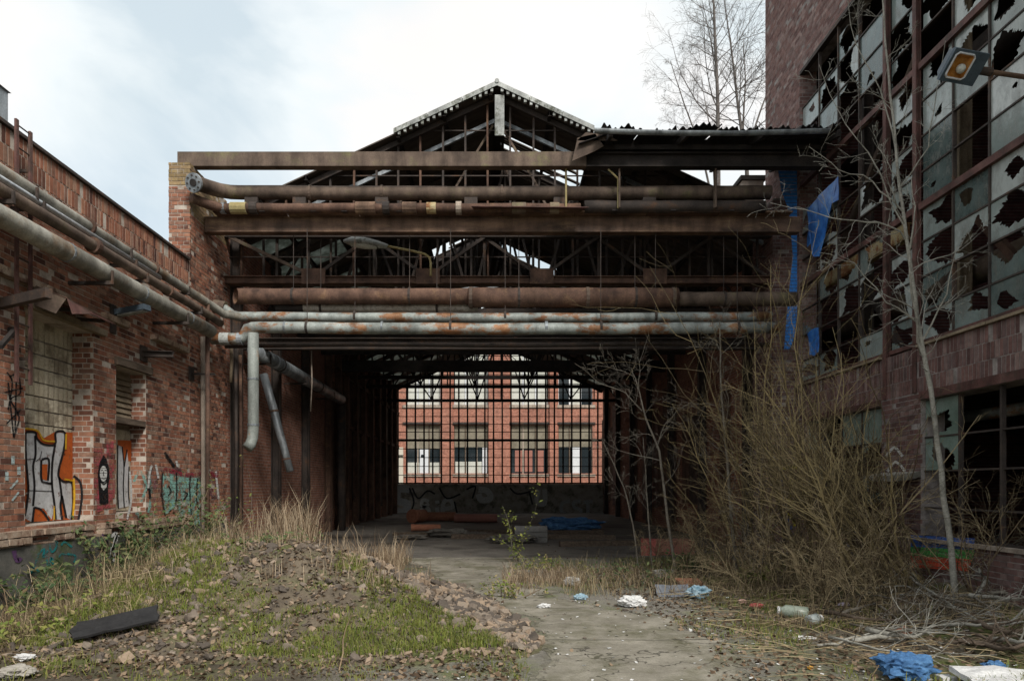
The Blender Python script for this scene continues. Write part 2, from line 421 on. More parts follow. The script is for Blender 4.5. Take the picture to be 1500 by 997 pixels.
def frange(a, b, s):
    n = int(round((b-a)/s)); return [a + (b-a)*i/n for i in range(n+1)]
xs = [-700,-250,-90,-40,-20] + frange(-12, 12, 0.2) + [20,40,90,250,700]
ys = [-200,-60,-15,-4] + frange(0, 17, 0.2) + frange(18, 48, 1.0) + [70,130,300,700,1500]
mb = MB(); nx = len(xs)
mb.v = [(x, y, ground(x, y)) for y in ys for x in xs]
mb.f = [(j*nx+i, j*nx+i+1, (j+1)*nx+i+1, (j+1)*nx+i) for j in range(len(ys)-1) for i in range(nx-1)]
mb.r = [0.5]*len(mb.f)
tag(mb.build('ground', M['ground'], smooth=True), kind='structure')

# concrete drive: a worn sheet of slabs, edges eaten by moss and grit
def interp(tbl, y):
    for (a, va), (b_, vb) in zip(tbl, tbl[1:]):
        if a <= y <= b_: return va + (vb-va)*(y-a)/(b_-a)
    return tbl[-1][1] if y > tbl[-1][0] else tbl[0][1]
PL = [(2.5,0.25),(6.0,0.33),(7.8,0.41),(8.8,0.52),(9.4,0.0),(10.3,-0.45),(12,-0.85),(15,-1.85),(16.4,-2.3)]
PR = [(2.5,1.5),(6.0,1.9),(7.4,2.3),(8.8,2.1),(9.6,1.1),(10.3,0.7),(12,0.35),(15,0.3),(16.4,1.2)]
def drive_material():
    m, t, b, o = newmat('drive_concrete')
    p = position(t)
    c = ramp(t, noise(t, 1.5, 10, 0.75, p), [(0.15,0.135,0.105),(0.26,0.24,0.195),(0.38,0.35,0.29)])
    vor = t.nodes.new('ShaderNodeTexVoronoi'); vor.feature = 'DISTANCE_TO_EDGE'; vor.inputs['Scale'].default_value = 0.55
    wv = t.nodes.new('ShaderNodeVectorMath'); wv.operation = 'ADD'; t.links.new(p, wv.inputs[0])
    nv_ = t.nodes.new('ShaderNodeTexNoise'); nv_.inputs['Scale'].default_value = 3.0; nv_.inputs['Detail'].default_value = 6; t.links.new(p, nv_.inputs['Vector']); t.links.new(nv_.outputs['Color'], wv.inputs[1]); t.links.new(wv.outputs[0], vor.inputs['Vector'])
    c = mixc_(t, math_(t, 'MULTIPLY', step(t, vor.outputs['Distance'], 0.012, 0.002), 0.85), c, (0.04,0.036,0.028))
    c = mixc_(t, math_(t, 'MULTIPLY', step(t, noise(t, 1.1, 9, 0.75, p), 0.46, 0.62), 0.85), c, (0.115,0.11,0.065))
    c = mixc_(t, math_(t, 'MULTIPLY', step(t, noise(t, 4, 9, 0.8, p), 0.58, 0.64), 0.6), c, (0.09,0.08,0.06))
    v = ramp(t, noise(t, 70, 5, 0.75, p), [(0.72,)*3, (1.2,)*3])
    t.links.new(mixc_(t, 1.0, c, v, 'MULTIPLY'), b.inputs['Base Color'])
    b.inputs['Roughness'].default_value = 0.9; b.inputs['Specular IOR Level'].default_value = 0.25
    bump(t, b, noise(t, 40, 8, 0.75, p), 0.5, 0.01)
    al = math_(t, 'ADD', math_(t, 'MULTIPLY', noise(t, 3.5, 10, 0.75, p), 1.4), math_(t, 'SUBTRACT', attr(t), 0.95))
    t.links.new(step(t, al, 0.0, 0.22), b.inputs['Alpha'])          # slab edges worn and grown over
    return m
M['drive'] = drive_material()
joints = [2.5, 4.6, 7.52, 9.55, 11.6, 13.7, 16.28]
droot = tag(thing('concrete_drive', None, None, (1, 9, 0)), kind='structure')
for a, b_ in zip(joints, joints[1:]):
    mb = MB(); yy = frange(a + 0.010, b_ - 0.010, 0.1); k = 30
    for y in yy:
        l = interp(PL, y) - 0.12 + 0.22*fbm(y*1.6, 2.2) + 0.05*fbm(y*9, 1); r_ = interp(PR, y) + 0.45 + 0.35*fbm(y*1.3, 8.1) + 0.06*fbm(y*8, 4)
        for i in range(k+1):
            x = l + (r_-l)*i/k
            mb.v.append((x, y, ground(x, y) + 0.006 + 0.002*fbm(x*5, y*5)))
    mb.f = [(j*(k+1)+i, j*(k+1)+i+1, (j+1)*(k+1)+i+1, (j+1)*(k+1)+i) for j in range(len(yy)-1) for i in range(k)]
    mb.r = [min((i+0.5)/k/0.18, (k-0.5-i)/k/0.34, 1.0) for j in range(len(yy)-1) for i in range(k)]
    mb.build('concrete_slab', M['drive'], droot, smooth=True)

# ================================================================== BRICKWORK
RH = 0.083
def brick_rects(u0, u1, v0, v1, openings=(), soldier=False, seed=1, bond='cross'):
    rg = random.Random(seed); out = []
    rh, st = (0.252, 0.083) if soldier else (RH, 0.252)
    k = 0; v = math.floor(v0/rh + 1e-6)*rh if not soldier else v0
    while v < v1 - 0.02:
        hdr = (not soldier) and bond == 'cross' and (int(round(v/rh)) % 2 == 1)
        L = 0.126 if hdr else st
        u = u0 - (0.063 if hdr else (0.126*((int(round(v/rh))//2) % 2) if not soldier else 0.0415*(k % 2)))
        va, vb = max(v + 0.0075, v0), min(v + rh - 0.0075, v1)
        if vb - va > 0.03:
            cuts = sorted([(a - 0.004, b) for a, b, c, d in openings if va < d - 0.005 and vb > c + 0.005])
            while u < u1:
                jw = 0.009 if soldier else 0.006
                segs = [(max(u + jw, u0), min(u + L - jw, u1))]
                for ca, cb in cuts:
                    ns = []
                    for a, b in segs:
                        if b <= ca or a >= cb: ns.append((a, b))
                        else:
                            if a < ca: ns.append((a, ca))
                            if b > cb: ns.append((cb, b))
                    segs = ns
                for a, b in segs:
                    if b - a > 0.035: out.append((a, b, va, vb))
                u += L
        v += rh; k += 1
    return out
UNIT = {}
def unit_brick(matkey):
    if matkey not in UNIT:
        L = []
        for i in range(10):
            mb = MB(); mb.box(-0.5, 0.5, -0.5, 0.5, -0.5, 0.5, (i + 0.5)/10); L.append(mb.mesh('brick', M[matkey]))
        UNIT[matkey] = L
    return UNIT[matkey]
def lay(parent, rects, place, matkey, singles=300, seed=2, back=0.03, missing=0.012, proud=(0.001, 0.0055), rest='bricks'):
    """place(u, v, d) -> world point; the largest in view become single bricks, the rest one piece"""
    rg = random.Random(seed); items = []
    for (a, b, c, d) in rects:
        if rg.random() < missing: continue
        pr = rg.uniform(*proud) - (0.010 if rg.random() < 0.05 else 0)
        q0 = place(a, c, pr); q1 = place(b, d, pr)
        s = -1
        if q0.y > 1 and q1.y > 1:
            x0, y0 = to_px(q0); x1, y1 = to_px(q1)
            if 0 <= min(x0, x1) and max(x0, x1) <= 1500 and 0 <= min(y0, y1) and max(y0, y1) <= 997: s = abs(x1-x0)*abs(y1-y0)
        j = [rg.uniform(-0.0025, 0.0025) for _ in range(4)]
        items.append((s, a+j[0], b+j[1], c+j[2], d+j[3], pr, rg.random()))
    items.sort(key=lambda t: -t[0])
    mb = MB(); um = unit_brick(matkey)
    for i, (s, a, b, c, d, pr, rn) in enumerate(items):
        if i < singles and s > 60:
            p0 = place(a, c, -back); p1 = place(b, d, pr)
            o = link('brick', um[int(rn*9.99)], parent)
            o.location = (p0 + p1)/2
            o.scale = [max(abs(p1[k]-p0[k]), 0.001) for k in range(3)]
        else:
            p = [place(a,c,-back), place(b,c,-back), place(b,d,-back), place(a,d,-back), place(a,c,pr), place(b,c,pr), place(b,d,pr), place(a,d,pr)]
            mb.add(p, [(4,5,6,7),(0,1,5,4),(1,2,6,5),(2,3,7,6),(3,0,4,7)], rn)
    if mb.f: stuff(mb.build(rest, M[matkey], parent))
def core(mb, us, vs, openings, box):
    us = sorted(set(us + [x for o in openings for x in o[:2]])); vs = sorted(set(vs + [x for o in openings for x in o[2:]]))
    for a, b in zip(us, us[1:]):
        for c, d in zip(vs, vs[1:]):
            um, vm = (a+b)/2, (c+d)/2
            if not any(o[0] < um < o[1] and o[2] < vm < o[3] for o in openings): box(mb, a, b, c, d)

# flat spray paint on a surface, outline given where it is seen in the photo
def decal(parent, pts, proj, mat, lift, name='graffiti'):
    mb = MB(); P = [proj(*p) for p in pts]
    mb.add([p + lift for p in P], [tuple(range(len(P)))])
    return mb.build(name, mat, parent)
def strokes(parent, lines, proj, mat, lift, width=2.2, name='graffiti'):
    mb = MB()
    for ln in lines:
        w = width
        if isinstance(ln[0], (int, float)): w, ln = ln[0], ln[1:]
        # smooth the polyline
        pts = []
        for i in range(len(ln)-1):
            p0 = ln[max(i-1,0)]; p1 = ln[i]; p2 = ln[i+1]; p3 = ln[min(i+2, len(ln)-1)]
            for s in range(4):
                t = s/4
                pts.append(tuple(0.5*((2*p1[k]) + (-p0[k]+p2[k])*t + (2*p0[k]-5*p1[k]+4*p2[k]-p3[k])*t*t + (-p0[k]+3*p1[k]-3*p2[k]+p3[k])*t**3) for k in (0,1)))
        pts.append(ln[-1])
        vs = []
        for i, p in enumerate(pts):
            q0 = pts[max(i-1,0)]; q1 = pts[min(i+1,len(pts)-1)]
            dx_, dy_ = q1[0]-q0[0], q1[1]-q0[1]; l = math.hypot(dx_, dy_) or 1
            nx_, ny_ = -dy_/l*w/2, dx_/l*w/2
            vs += [proj(p[0]+nx_, p[1]+ny_) + lift, proj(p[0]-nx_, p[1]-ny_) + lift]
        mb.add(vs, [(2*i, 2*i+1, 2*i+3, 2*i+2) for i in range(len(pts)-1)])
    return mb.build(name, mat, parent)

# ================================================================== LEFT: BRICK WORKSHOP
WL = -6.4
OA = (9.26, 10.83, 1.17, 4.12)                 # tall bricked-in window
OB = (11.47, 12.45, 1.25, 3.74)                # narrow window
shop = thing('brick_workshop', 'long red brick workshop with bricked-up windows and silver graffiti', 'building', (WL, 9, 0))
mb = MB()
core(mb, [3.0, 16.2], [-0.3, 6.38], [OA, OB], lambda m_, a, b, c, d: m_.box(WL-0.5, WL-0.003, a, b, c, d))
wall = mb.build('wall', M['mortar'], shop)
pl_left = lambda u, v, d: Vector((WL + d, u, v))
lay(wall, brick_rects(3.0, 14.2, 0.95, 5.64, [OA, OB], seed=3), pl_left, 'brick', 300, 4)
lay(wall, brick_rects(3.0, 14.2, 5.644, 6.38, [], soldier=True, seed=5), pl_left, 'brick', 0, 6, missing=0.004)
# reveals
for (o, dpt) in ((OA, 0.36), (OB, 0.30)):
    lay(wall, brick_rects(WL-dpt, WL-0.012, o[2], o[3], seed=8), (lambda Y: (lambda u, v, d: Vector((u, Y - d, v))))(o[1]), 'brick', 0, 9, back=0.02, missing=0, proud=(0.001, 0.004))
# roof slab and coping
mb = MB(); mb.box(WL-9, WL-0.5, 3.0, 30, 6.0, 6.2); mb.build('roof', M['roof_dark'], shop)
mb = MB()
y = 3.0
while y < 14.15:
    e = min(y + 1.0, 14.18); z = 6.385 + random.uniform(0, 0.006)
    mb.box(WL-0.53, WL+0.045, y+0.004, e-0.004, z, z+0.045); y += 1.0
mb.build('coping', M['dark_steel'], shop)
# end pillar that carries the gantry beam
mb = MB(); mb.box(-6.835, WL-0.003, 14.225, 16.19, 6.381, 8.435)
pil = mb.build('pillar', M['mortar'], shop)
lay(pil, brick_rects(-6.84, -6.388, 6.0, 7.94, seed=12), lambda u, v, d: Vector((u, 14.22 - d, v)), 'brick', 120, 13)
lay(pil, brick_rects(-6.84, -6.388, 7.94, 8.44, seed=12), lambda u, v, d: Vector((u, 14.22 - d, v)), 'brick_yellow', 40, 14)
lay(pil, brick_rects(14.22, 16.2, 0.0, 7.4, seed=15), pl_left, 'brick', 0, 16)
lay(pil, brick_rects(14.22, 16.2, 7.4, 8.44, seed=15), pl_left, 'brick_yellow', 0, 17, missing=0.05)
# plinth, broken ledge
mb = MB(); mb.box(WL-0.3, WL+0.10, 3.0, 16.0, -0.3, 0.90); mb.build('plinth', M['plinth'], shop)
rg = random.Random(21)
ledge = MB().box(WL-0.2, WL+0.09, 3.0, 14.2, 0.905, 0.93).build('ledge', M['stone_ledge'], shop)
y = 5.0
while y < 14.1:
    L = rg.uniform(0.2, 0.27); 
    for z0 in (0.93, 1.025):
        if rg.random() < 0.9:
            mb = MB(); dd = rg.uniform(0.0, 0.045)
            mb.rbox((WL+0.03-dd, y+L/2, z0+0.045), (0.24, L-0.012, 0.08), Matrix.Rotation(rg.uniform(-0.05,0.05),3,'Z') @ Matrix.Rotation(rg.uniform(-0.05,0.05),3,'X'), rg.random())
            mb.build('ledge_stone', M['stone_ledge'], ledge)
    y += L
# concrete cornice under the pipes, partly fallen
y = 3.0
while y < 13.9:
    L = rg.uniform(0.5, 1.1); e = min(y+L, 13.95)
    if rg.random() < 0.85: MB().box(WL-0.02, WL+0.10+rg.uniform(0,0.05), y+0.01, e-0.01, 4.40+rg.uniform(0,0.02), 4.50+rg.uniform(0,0.02)).build('cornice_stone', M['stone_ledge'], shop)
    y = e
# big window infill: ribbed concrete tiles
XA = WL - 0.36
inf = MB().box(XA-0.1, XA, OA[0]-0.02, OA[1]+0.02, OA[2]-0.02, OA[3]+0.02).build('window_infill', M['mortar_dark'], shop)
ncol, rz = 7, 0.205
cw = (OA[1]-OA[0])/ncol
TV = []
for i in range(6):
    mb = MB(); rr = rg.random(); q = rg.uniform(-0.006, 0.006)
    # ribbed face: three shallow flutes
    n = 9; w = cw-0.022; h = rz-0.022
    prof = [(-w/2 + w*j/n, 0.014 + 0.016*abs(math.sin(math.pi*1.5*j/n + 0.4))) for j in range(n+1)]
    vs = [(d, u, -h/2) for u, d in prof] + [(d, u, h/2 + q*u*8) for u, d in prof] + [(0, -w/2, -h/2), (0, w/2, -h/2), (0, -w/2, h/2), (0, w/2, h/2)]
    fs = [(j, j+1, n+2+j, n+1+j) for j in range(n)] + [tuple([2*n+2, 2*n+3] + list(range(n, -1, -1))), tuple([2*n+5, 2*n+4] + list(range(n+1, 2*n+2))), (2*n+2, 0, n+1, 2*n+4), (n, 2*n+3, 2*n+5, 2*n+1)]
    mb.add(vs, fs, rr); TV.append(mb.mesh('tile', M['tile']))
z = OA[2]
while z < OA[3] - 0.05:
    for i in range(ncol):
        o = link('tile', TV[rg.randrange(6)], inf)
        o.location = (XA + rg.uniform(-0.006, 0.006), OA[0] + (i+0.5)*cw, min(z + rz/2, OA[3]-rz/2+0.02))
        o.rotation_euler = (rg.uniform(-0.02, 0.02), 0, 0)
    z += rz
# lintels and the battered tin hood above the big window
mb = MB(); mb.box(WL-0.30, WL+0.10, OA[0]-0.25, OA[1]+0.22, OA[3]+0.003, OA[3]+0.10); mb.build('lintel', M['timber_pale'], shop)
mb = MB(); mb.box(WL-0.28, WL+0.07, OB[0]-0.06, OB[1]+0.12, OB[3]+0.003, OB[3]+0.13); mb.build('lintel', M['timber'], shop)
mb = MB(); mb.box(WL-0.25, WL+0.002, OB[0]+0.01, OB[1]-0.01, 2.78, 2.88); mb.build('window_transom', M['timber'], shop)
XB = WL - 0.30
sh = MB().box(XB-0.08, XB, OB[0]-0.01, OB[1]+0.01, OB[2]-0.01, OB[3]+0.01).build('window_infill', M['timber_pale'], shop)
z = 2.90
while z < OB[3]-0.08:
    mb = MB(); mb.rbox((XB+0.035, (OB[0]+OB[1])/2 + rg.uniform(-.01,.01), z+0.045), (0.02, OB[1]-OB[0]-0.05, 0.085), Matrix.Rotation(R(-22+rg.uniform(-4,4)),3,'Y') @ Matrix.Rotation(rg.uniform(-.02,.02),3,'X'))
    mb.build('slat', M['timber_pale'], sh); z += 0.098
mb = MB(); mb.box(XB+0.004, XB+0.03, OB[0]+0.03, OB[1]-0.03, OB[2]+0.02, 2.70); mb.build('board', M['tile'], sh)

# tin hood: folded sheet torn away on one side
hood = thing('tin_hood', 'crumpled rusty tin hood above the tall bricked-in window', 'canopy', (WL, 9.9, 4.22))
H0 = [pX(x, y, -6.30) for x, y in ((62,448),(80,425),(128,462))]
H1 = [pX(x, y, -5.85) for x, y in ((62,449),(80,418),(128,470))]
def tin(poly, name, mat, th=0.012):
    mb = MB(); P = [Vector(p) for p in poly]; nrm = (P[1]-P[0]).cross(P[2]-P[0]).normalized()
    mb.prism(P, nrm*th); return mb.build(name, mat, hood)
a0, a1 = Vector((WL+0.01, 9.30, 4.30)), Vector((WL+0.01, 10.55, 4.30))
tin([a0 + Vector((0,0,0.16)), Vector((-5.86, 9.30, 4.26)), Vector((-5.82, 10.42, 4.17)), a1 + Vector((0,0,0.16))], 'sheet', M['rust'])
tin([Vector((-5.858, 9.30, 4.25)), Vector((-5.80, 9.32, 4.05)), Vector((-5.84, 9.80, 4.17)), Vector((-5.818, 10.42, 4.155))], 'flap', M['red_steel'])
tin([a0 + Vector((0,-0.015,0.16)), Vector((-5.86, 9.285, 4.25)), Vector((-6.0, 9.285, 4.05)), a0 + Vector((0,-0.015,-0.1))], 'end_plate', M['rust_brown'])
for ya_, yb_ in ((9.7, 9.75), (10.35, 10.33)): MB().bar((WL-0.02, ya_, 4.235), (-5.94, yb_, 4.20), 0.04, 0.05).build('bracket', M['dark_steel'], hood)

# ------------------------------------------------------------------ graffiti on the workshop
PT = {}
def pm(k, c, wear=0.33, course=None):
    key = (k, course is not None)
    if key not in PT: PT[key] = paint('paint_' + k + ('_brick' if course else ''), c, wear + 0.05, course)
    return PT[key]
Z1 = lambda q: (q[0]/3.986, 600 + q[1]/3.986)
Z2 = lambda q: (190 + q[0]/4.747, 620 + q[1]/4.747)
XI = XA + 0.034
onA = lambda x, y: pX(x, y, XI)
g = shop
ox = lambda d: Vector((d, 0, 0))
silver_p, black_p = pm('silver', (0.52,0.53,0.54), 0.28), pm('black', (0.012,0.012,0.014), 0.26)
orange_p, yellow_p = pm('orange', (0.46,0.10,0.02), 0.27), pm('yellow', (0.60,0.34,0.02), 0.27)
decal(g, [Z1(q) for q in ((142,108),(215,118),(255,165),(320,128),(424,132),(424,640),(142,655))], onA, orange_p, ox(0.0))
S = [(148,128),(203,132),(212,165),(250,200),(318,200),(322,132),(376,134),(370,230),(342,340),(340,392),(372,420),(416,428),(420,560),(412,640),(385,628),(358,500),(360,640),(322,640),(318,560),(300,640),(255,575),(196,570),(186,655),(140,630),(160,470),(148,280)]
decal(g, [Z1(q) for q in S], onA, silver_p, ox(0.003))
decal(g, [Z1(q) for q in ((240,318),(276,316),(272,412),(244,405))], onA, orange_p, ox(0.006))
L = lambda *ps: [Z1(q) for q in ps]
strokes(g, [L((148,128),(203,132),(212,165),(250,200),(318,200),(322,132),(376,134),(370,230),(342,340),(340,392),(372,420),(418,428),(424,540),(414,640)),
            L((146,130),(148,280),(162,470),(142,620)), L((202,150),(204,260),(190,330),(198,440),(190,560)), L((318,205),(302,310),(300,430),(314,545),(322,638)),
            L((238,290),(238,405),(268,425),(300,430)), L((240,290),(282,290),(276,412)), L((196,568),(240,585),(284,645)), L((186,655),(196,568)),
            L((342,392),(356,500),(350,560),(360,640)), L((358,500),(384,630)), (1.0, *L((150,290),(200,285))), (1.0, *L((165,470),(300,475))), (1.0, *L((205,300),(230,280),(240,240)))], onA, black_p, ox(0.009), 3.2)
strokes(g, [L((140,108),(215,122),(250,176),(316,184)), L((372,404),(430,414)), L((312,560),(312,640)), L((424,420),(426,520),(420,630)), L((382,140),(380,230))], onA, yellow_p, ox(0.012), 2.4)
# strokes that run over onto the reveal
onR = lambda x, y: pY(x, y, OA[1] - 0.012)
strokes(g, [L((432,400),(436,520),(424,640))], onR, yellow_p, Vector((0,-0.002,0)), 2.4)
strokes(g, [L((430,385),(470,425),(478,520),(458,640))], onR, black_p, Vector((0,-0.004,0)), 3.4)
onW = lambda x, y: pX(x, y, WL + 0.014)
pinkb = pm('pink', (0.40,0.085,0.10), 0.40, RH)
decal(g, [Z1(q) for q in ((545,205),(600,175),(665,185),(668,400),(672,560),(560,600),(548,430))], onW, pinkb, ox(0.0))
def ell(cx, cy, rx, ry, n=22, f=None): return [Z1((cx + rx*math.cos(2*math.pi*i/n), cy + ry*math.sin(2*math.pi*i/n)*(1 if not f else f(i/n)))) for i in range(n)]
blackb, whiteb = pm('black', (0.012,0.012,0.014), 0.24, RH), pm('white', (0.60,0.60,0.58), 0.24, RH)
decal(g, [Z1(q) for q in ((604,262),(622,290),(636,340),(638,400),(630,450),(632,540),(612,556),(580,545),(574,440),(570,370),(580,310))], onW, blackb, ox(0.003))
decal(g, ell(602, 372, 21, 46), onW, whiteb, ox(0.006))
decal(g, [Z1(q) for q in ((586,410),(602,430),(622,408),(620,450),(602,470),(588,450))], onW, whiteb, ox(0.0075))
strokes(g, [L((588,352),(598,350)), L((608,350),(618,353)), L((603,358),(600,380),(606,382)), L((592,396),(604,402),(616,395)), (2.2, *L((584,412),(603,436),(624,410)))], onW, blackb, ox(0.009), 1.0)
onB = lambda x, y: pX(x, y, XB + 0.034)
decal(g, [Z1(q) for q in ((686,175),(768,180),(766,300),(690,290))], onB, orange_p, ox(0.0))
decal(g, [Z1(q) for q in ((686,205),(712,215),(722,330),(740,230),(752,330),(756,560),(690,575),(682,430))], onB, silver_p, ox(0.003))
strokes(g, [L((686,205),(684,430),(690,575)), L((712,215),(722,330),(718,450),(724,570)), L((740,230),(724,330)), L((752,330),(748,470),(756,560))], onB, black_p, ox(0.006), 1.8)
# turquoise piece
turq, redp = pm('turquoise', (0.26,0.50,0.44), 0.38, RH), pm('red', (0.28,0.03,0.05), 0.38, RH)
K = lambda *ps: [Z2(q) for q in ps]
decal(g, K((150,290),(620,330),(625,520),(540,560),(140,540)), onW, pm('mauve', (0.26,0.13,0.14), 0.45, RH), ox(0.0))
decal(g, K((232,345),(320,338),(520,372),(520,510),(480,600),(500,800),(440,790),(430,690),(345,700),(330,560),(245,640),(222,500)), onW, turq, ox(0.003))
strokes(g, [(7, *K((236,318),(300,335),(360,352),(450,358),(530,350),(612,362)))], onW, redp, ox(0.006))
strokes(g, [K((322,340),(325,460),(318,560)), K((420,360),(415,470),(430,690)), K((265,430),(285,470),(265,500)), K((370,470),(400,490),(370,530)), K((470,380),(462,520),(480,600)), K((225,345),(222,500),(245,640)), (3.5, *K((240,200),(275,250),(310,300))), (3.0, *K((150,300),(130,400),(140,520)))], onW, blackb, ox(0.0085), 1.8)
strokes(g, [(3, *K((150,290),(135,350),(125,450))), (3, *K((320,260),(330,300))), (3, *K((540,290),(552,330)))], onW, whiteb, ox(0.010))
strokes(g, [(4, (196,705),(205,690),(214,712),(206,735)), (4, (216,690),(222,720),(218,750)), (5, (200,750),(212,765),(226,752))], onW, pm('turquoise', (0.22,0.44,0.38), 0.42, RH), ox(0.0))
strokes(g, [(3, (190,690),(192,730),(186,760)), (3, (228,680),(232,700)), (3, (316,690),(320,730))], onW, whiteb, ox(0.003))
# dabs, black scrawl, tags on the plinth
strokes(g, [(5, *L((76,270),(76,318))), (5, *L((110,330),(110,378))), (5, *L((40,362),(40,412))), (3, *L((60,460),(105,410))), (3, *L((70,530),(110,480)))], onW, pm('pale_cyan', (0.42,0.52,0.52), 0.3, RH), ox(0.0))
strokes(g, [[(10,545),(18,560),(12,600)], [(14,552),(26,548),(30,575),(16,585),(28,610),(20,640)], [(6,575),(34,568)], [(24,555),(22,630)], [(10,620),(30,600)], [(12,560),(20,640)]], onW, blackb, ox(0.0), 2.2)
onP = lambda x, y: pX(x, y, WL + 0.108)
teal = pm('teal', (0.02,0.20,0.21), 0.38)
strokes(g, [L((210,900),(225,840),(260,810),(250,860),(280,820)), L((290,780),(300,830),(330,800),(325,760),(345,800)), L((270,850),(285,920),(300,860),(310,900)), L((355,790),(380,770),(420,800)), L((345,860),(370,840),(440,850),(430,890)), L((170,930),(215,910),(190,950)), (5, *L((160,950),(230,935)))], onP, teal, ox(0.0), 3.0)
strokes(g, [L((648,740),(680,720),(665,790),(648,880)), L((690,730),(668,800),(672,890)), (5, *L((655,800),(650,880)))], onP, pm('white', (0.60,0.60,0.58), 0.30), ox(0.0), 4.5)
strokes(g, [(7, *L((80,820),(100,880),(120,860))), (6, *L((600,720),(620,760),(600,790)))], onP, pm('violet', (0.10,0.05,0.12), 0.3), ox(0.002))

# ------------------------------------------------------------------ small iron things on the workshop
MB().bar((WL+0.015, 8.75, 4.03), (WL+0.95, 8.30, 4.05), 0.09, 0.12).build('stub', M['dark_steel'], tag(thing('iron_bracket', 'dark iron bracket arm sticking out beside the ladder', 'bracket', (WL, 8.7, 4.0))))
MB().bar(pX(0,508,-6.0), pX(22,482,-6.3), 0.05, 0.05).bar(pX(22,482,-6.3), Vector((WL+0.005, pX(22,482,-6.3).y+0.02, pX(22,482,-6.3).z)), 0.05, 0.05).build('arm', M['black_steel'], tag(thing('iron_strut', 'short black iron strut slanting up from the wall below the ladder', 'strut', (WL, 8.9, 3.6))))
def wall_arm(label, px0, px1, py, th=0.09):
    a = pX(px0, py, WL); t_ = thing('iron_bracket', label, 'bracket', tuple(a))
    e = pY(px1, py+1, a.y)
    MB().ibeam(a, e, th, th, 0.014).build('arm', M['dark_steel'], t_)
    MB().box(WL+0.012, WL+0.03, a.y-0.12, a.y+0.12, a.z-0.14, a.z+0.14).build('wall_plate', M['dark_steel'], t_)
wall_arm('dark iron beam stub right of the slatted narrow window', 209, 254, 518, 0.11)
wall_arm('thin black iron arm beside the end of the brick wall', 279, 315, 547, 0.045)
# ladder
lad = thing('iron_ladder', 'narrow rusty iron ladder rising above the workshop parapet', 'ladder', (-6.2, 8.9, 3.0))
for yy_, zt in ((8.84, 6.45), (9.10, 6.42)):
    MB().bar((-6.22, yy_, 3.05), (-6.22, yy_, zt), 0.05, 0.03, (1,0,0)).build('rail', M['red_steel'], lad)
for i in range(12):
    z = 3.25 + i*0.285
    if i in (4, 9): continue
    MB().tube([(-6.22, 8.86, z), (-6.22, 9.08, z)], 0.010, 6).build('rung', M['dark_steel'], lad)
for z in (3.4, 5.9): MB().bar((WL+0.005, 9.10, z), (-6.24, 9.10, z), 0.03, 0.04).build('stay', M['dark_steel'], lad)
# wall lamp (flat shade on a bracket)
lw = thing('wall_lamp', 'flat blue-grey lamp shade under the big wall pipe', 'lamp', (WL, 11.2, 4.35))
q = pX(172, 458, -6.32); e = pY(216, 450, q.y - 0.12)
mb = MB(); d = (e - q)
Mx = rot_to(d)
mb.rbox((q+e)/2, (0.16, d.length, 0.09), Mx); mb.build('shade', M['blue_grey'], lw)
MB().rbox((q+e)/2 - Vector((0,0,0.055)), (0.11, d.length*0.85, 0.02), Mx).build('lens', M['fibre_cement'], lw)
MB().bar((WL+0.005, q.y, q.z-0.02), q + Vector((0.02,0,0)), 0.05, 0.06).build('arm', M['dark_steel'], lw)
MB().box(WL+0.012, WL+0.05, q.y-0.1, q.y+0.03, q.z-0.35, q.z+0.12).build('wall_plate', M['dark_steel'], lw)
# roof duct peeking in at the left
du = thing('roof_duct', 'square zinc roof duct with pyramid cap on the workshop roof', 'duct', (-6.9, 9.2, 6.2))
MB().box(-7.55, -7.02, 9.35, 9.8, 6.2, 7.35).build('shaft', M['zinc'], du)
mb = MB(); mb.add([(-7.58,9.32,7.352),(-6.99,9.32,7.352),(-6.99,9.83,7.352),(-7.58,9.83,7.352),(-7.28,9.57,7.55)], [(3,2,1,0),(0,1,4),(1,2,4),(2,3,4),(3,0,4)]); mb.build('cap', M['zinc'], du)

# ------------------------------------------------------------------ pipes along the workshop wall
def ring(mb, p, d, r, t=0.04, n=14):
    d = Vector(d).normalized(); mb.tube([Vector(p)-d*t/2, Vector(p)+d*t/2], r, n)
def pipe(label, name, pts, r, mat, cat='pipe', n=14, flanges=(), fmat=None, brackets=(), group=None, wallx=None):
    t_ = thing(name, label, cat, tuple(pts[0]), group)
    MB().tube(pts, r, n).build('pipe_run', mat, t_, True)
    for (p, d, fr) in flanges:
        m2 = MB(); ring(m2, p, d, fr); m2.build('flange', fmat or M['rust'], t_)
    for p in brackets:
        p = Vector(p); m2 = MB()
        m2.bar((wallx, p.y, p.z - r - 0.03), (p.x + r + 0.03, p.y, p.z - r - 0.03), 0.05, 0.05)
        m2.bar((p.x + r + 0.02, p.y, p.z - r - 0.05), (p.x + r + 0.02, p.y, p.z + 0.02), 0.03, 0.03)
        m2.build('bracket', M['dark_steel'], t_)
    return t_
Y0 = 3.0
pipe('thick dull grey lagged pipe, lowest and widest of the wall pipes', 'wall_pipe', [(-5.9,Y0,4.91),(-5.9,6,4.90),(-5.9,9.3,4.91),(-5.9,12,4.90),(-5.9,14.05,4.89)], 0.135, M['insulation_pipe'],
     flanges=[((-5.9,9.35,4.91),(0,1,0),0.142),((-5.9,11.3,4.90),(0,1,0),0.14),((-5.9,13.0,4.90),(0,1,0),0.14)], fmat=M['zinc'], brackets=[(-5.9,y,4.9) for y in (7.6,10.2,12.7)], wallx=WL+0.005)
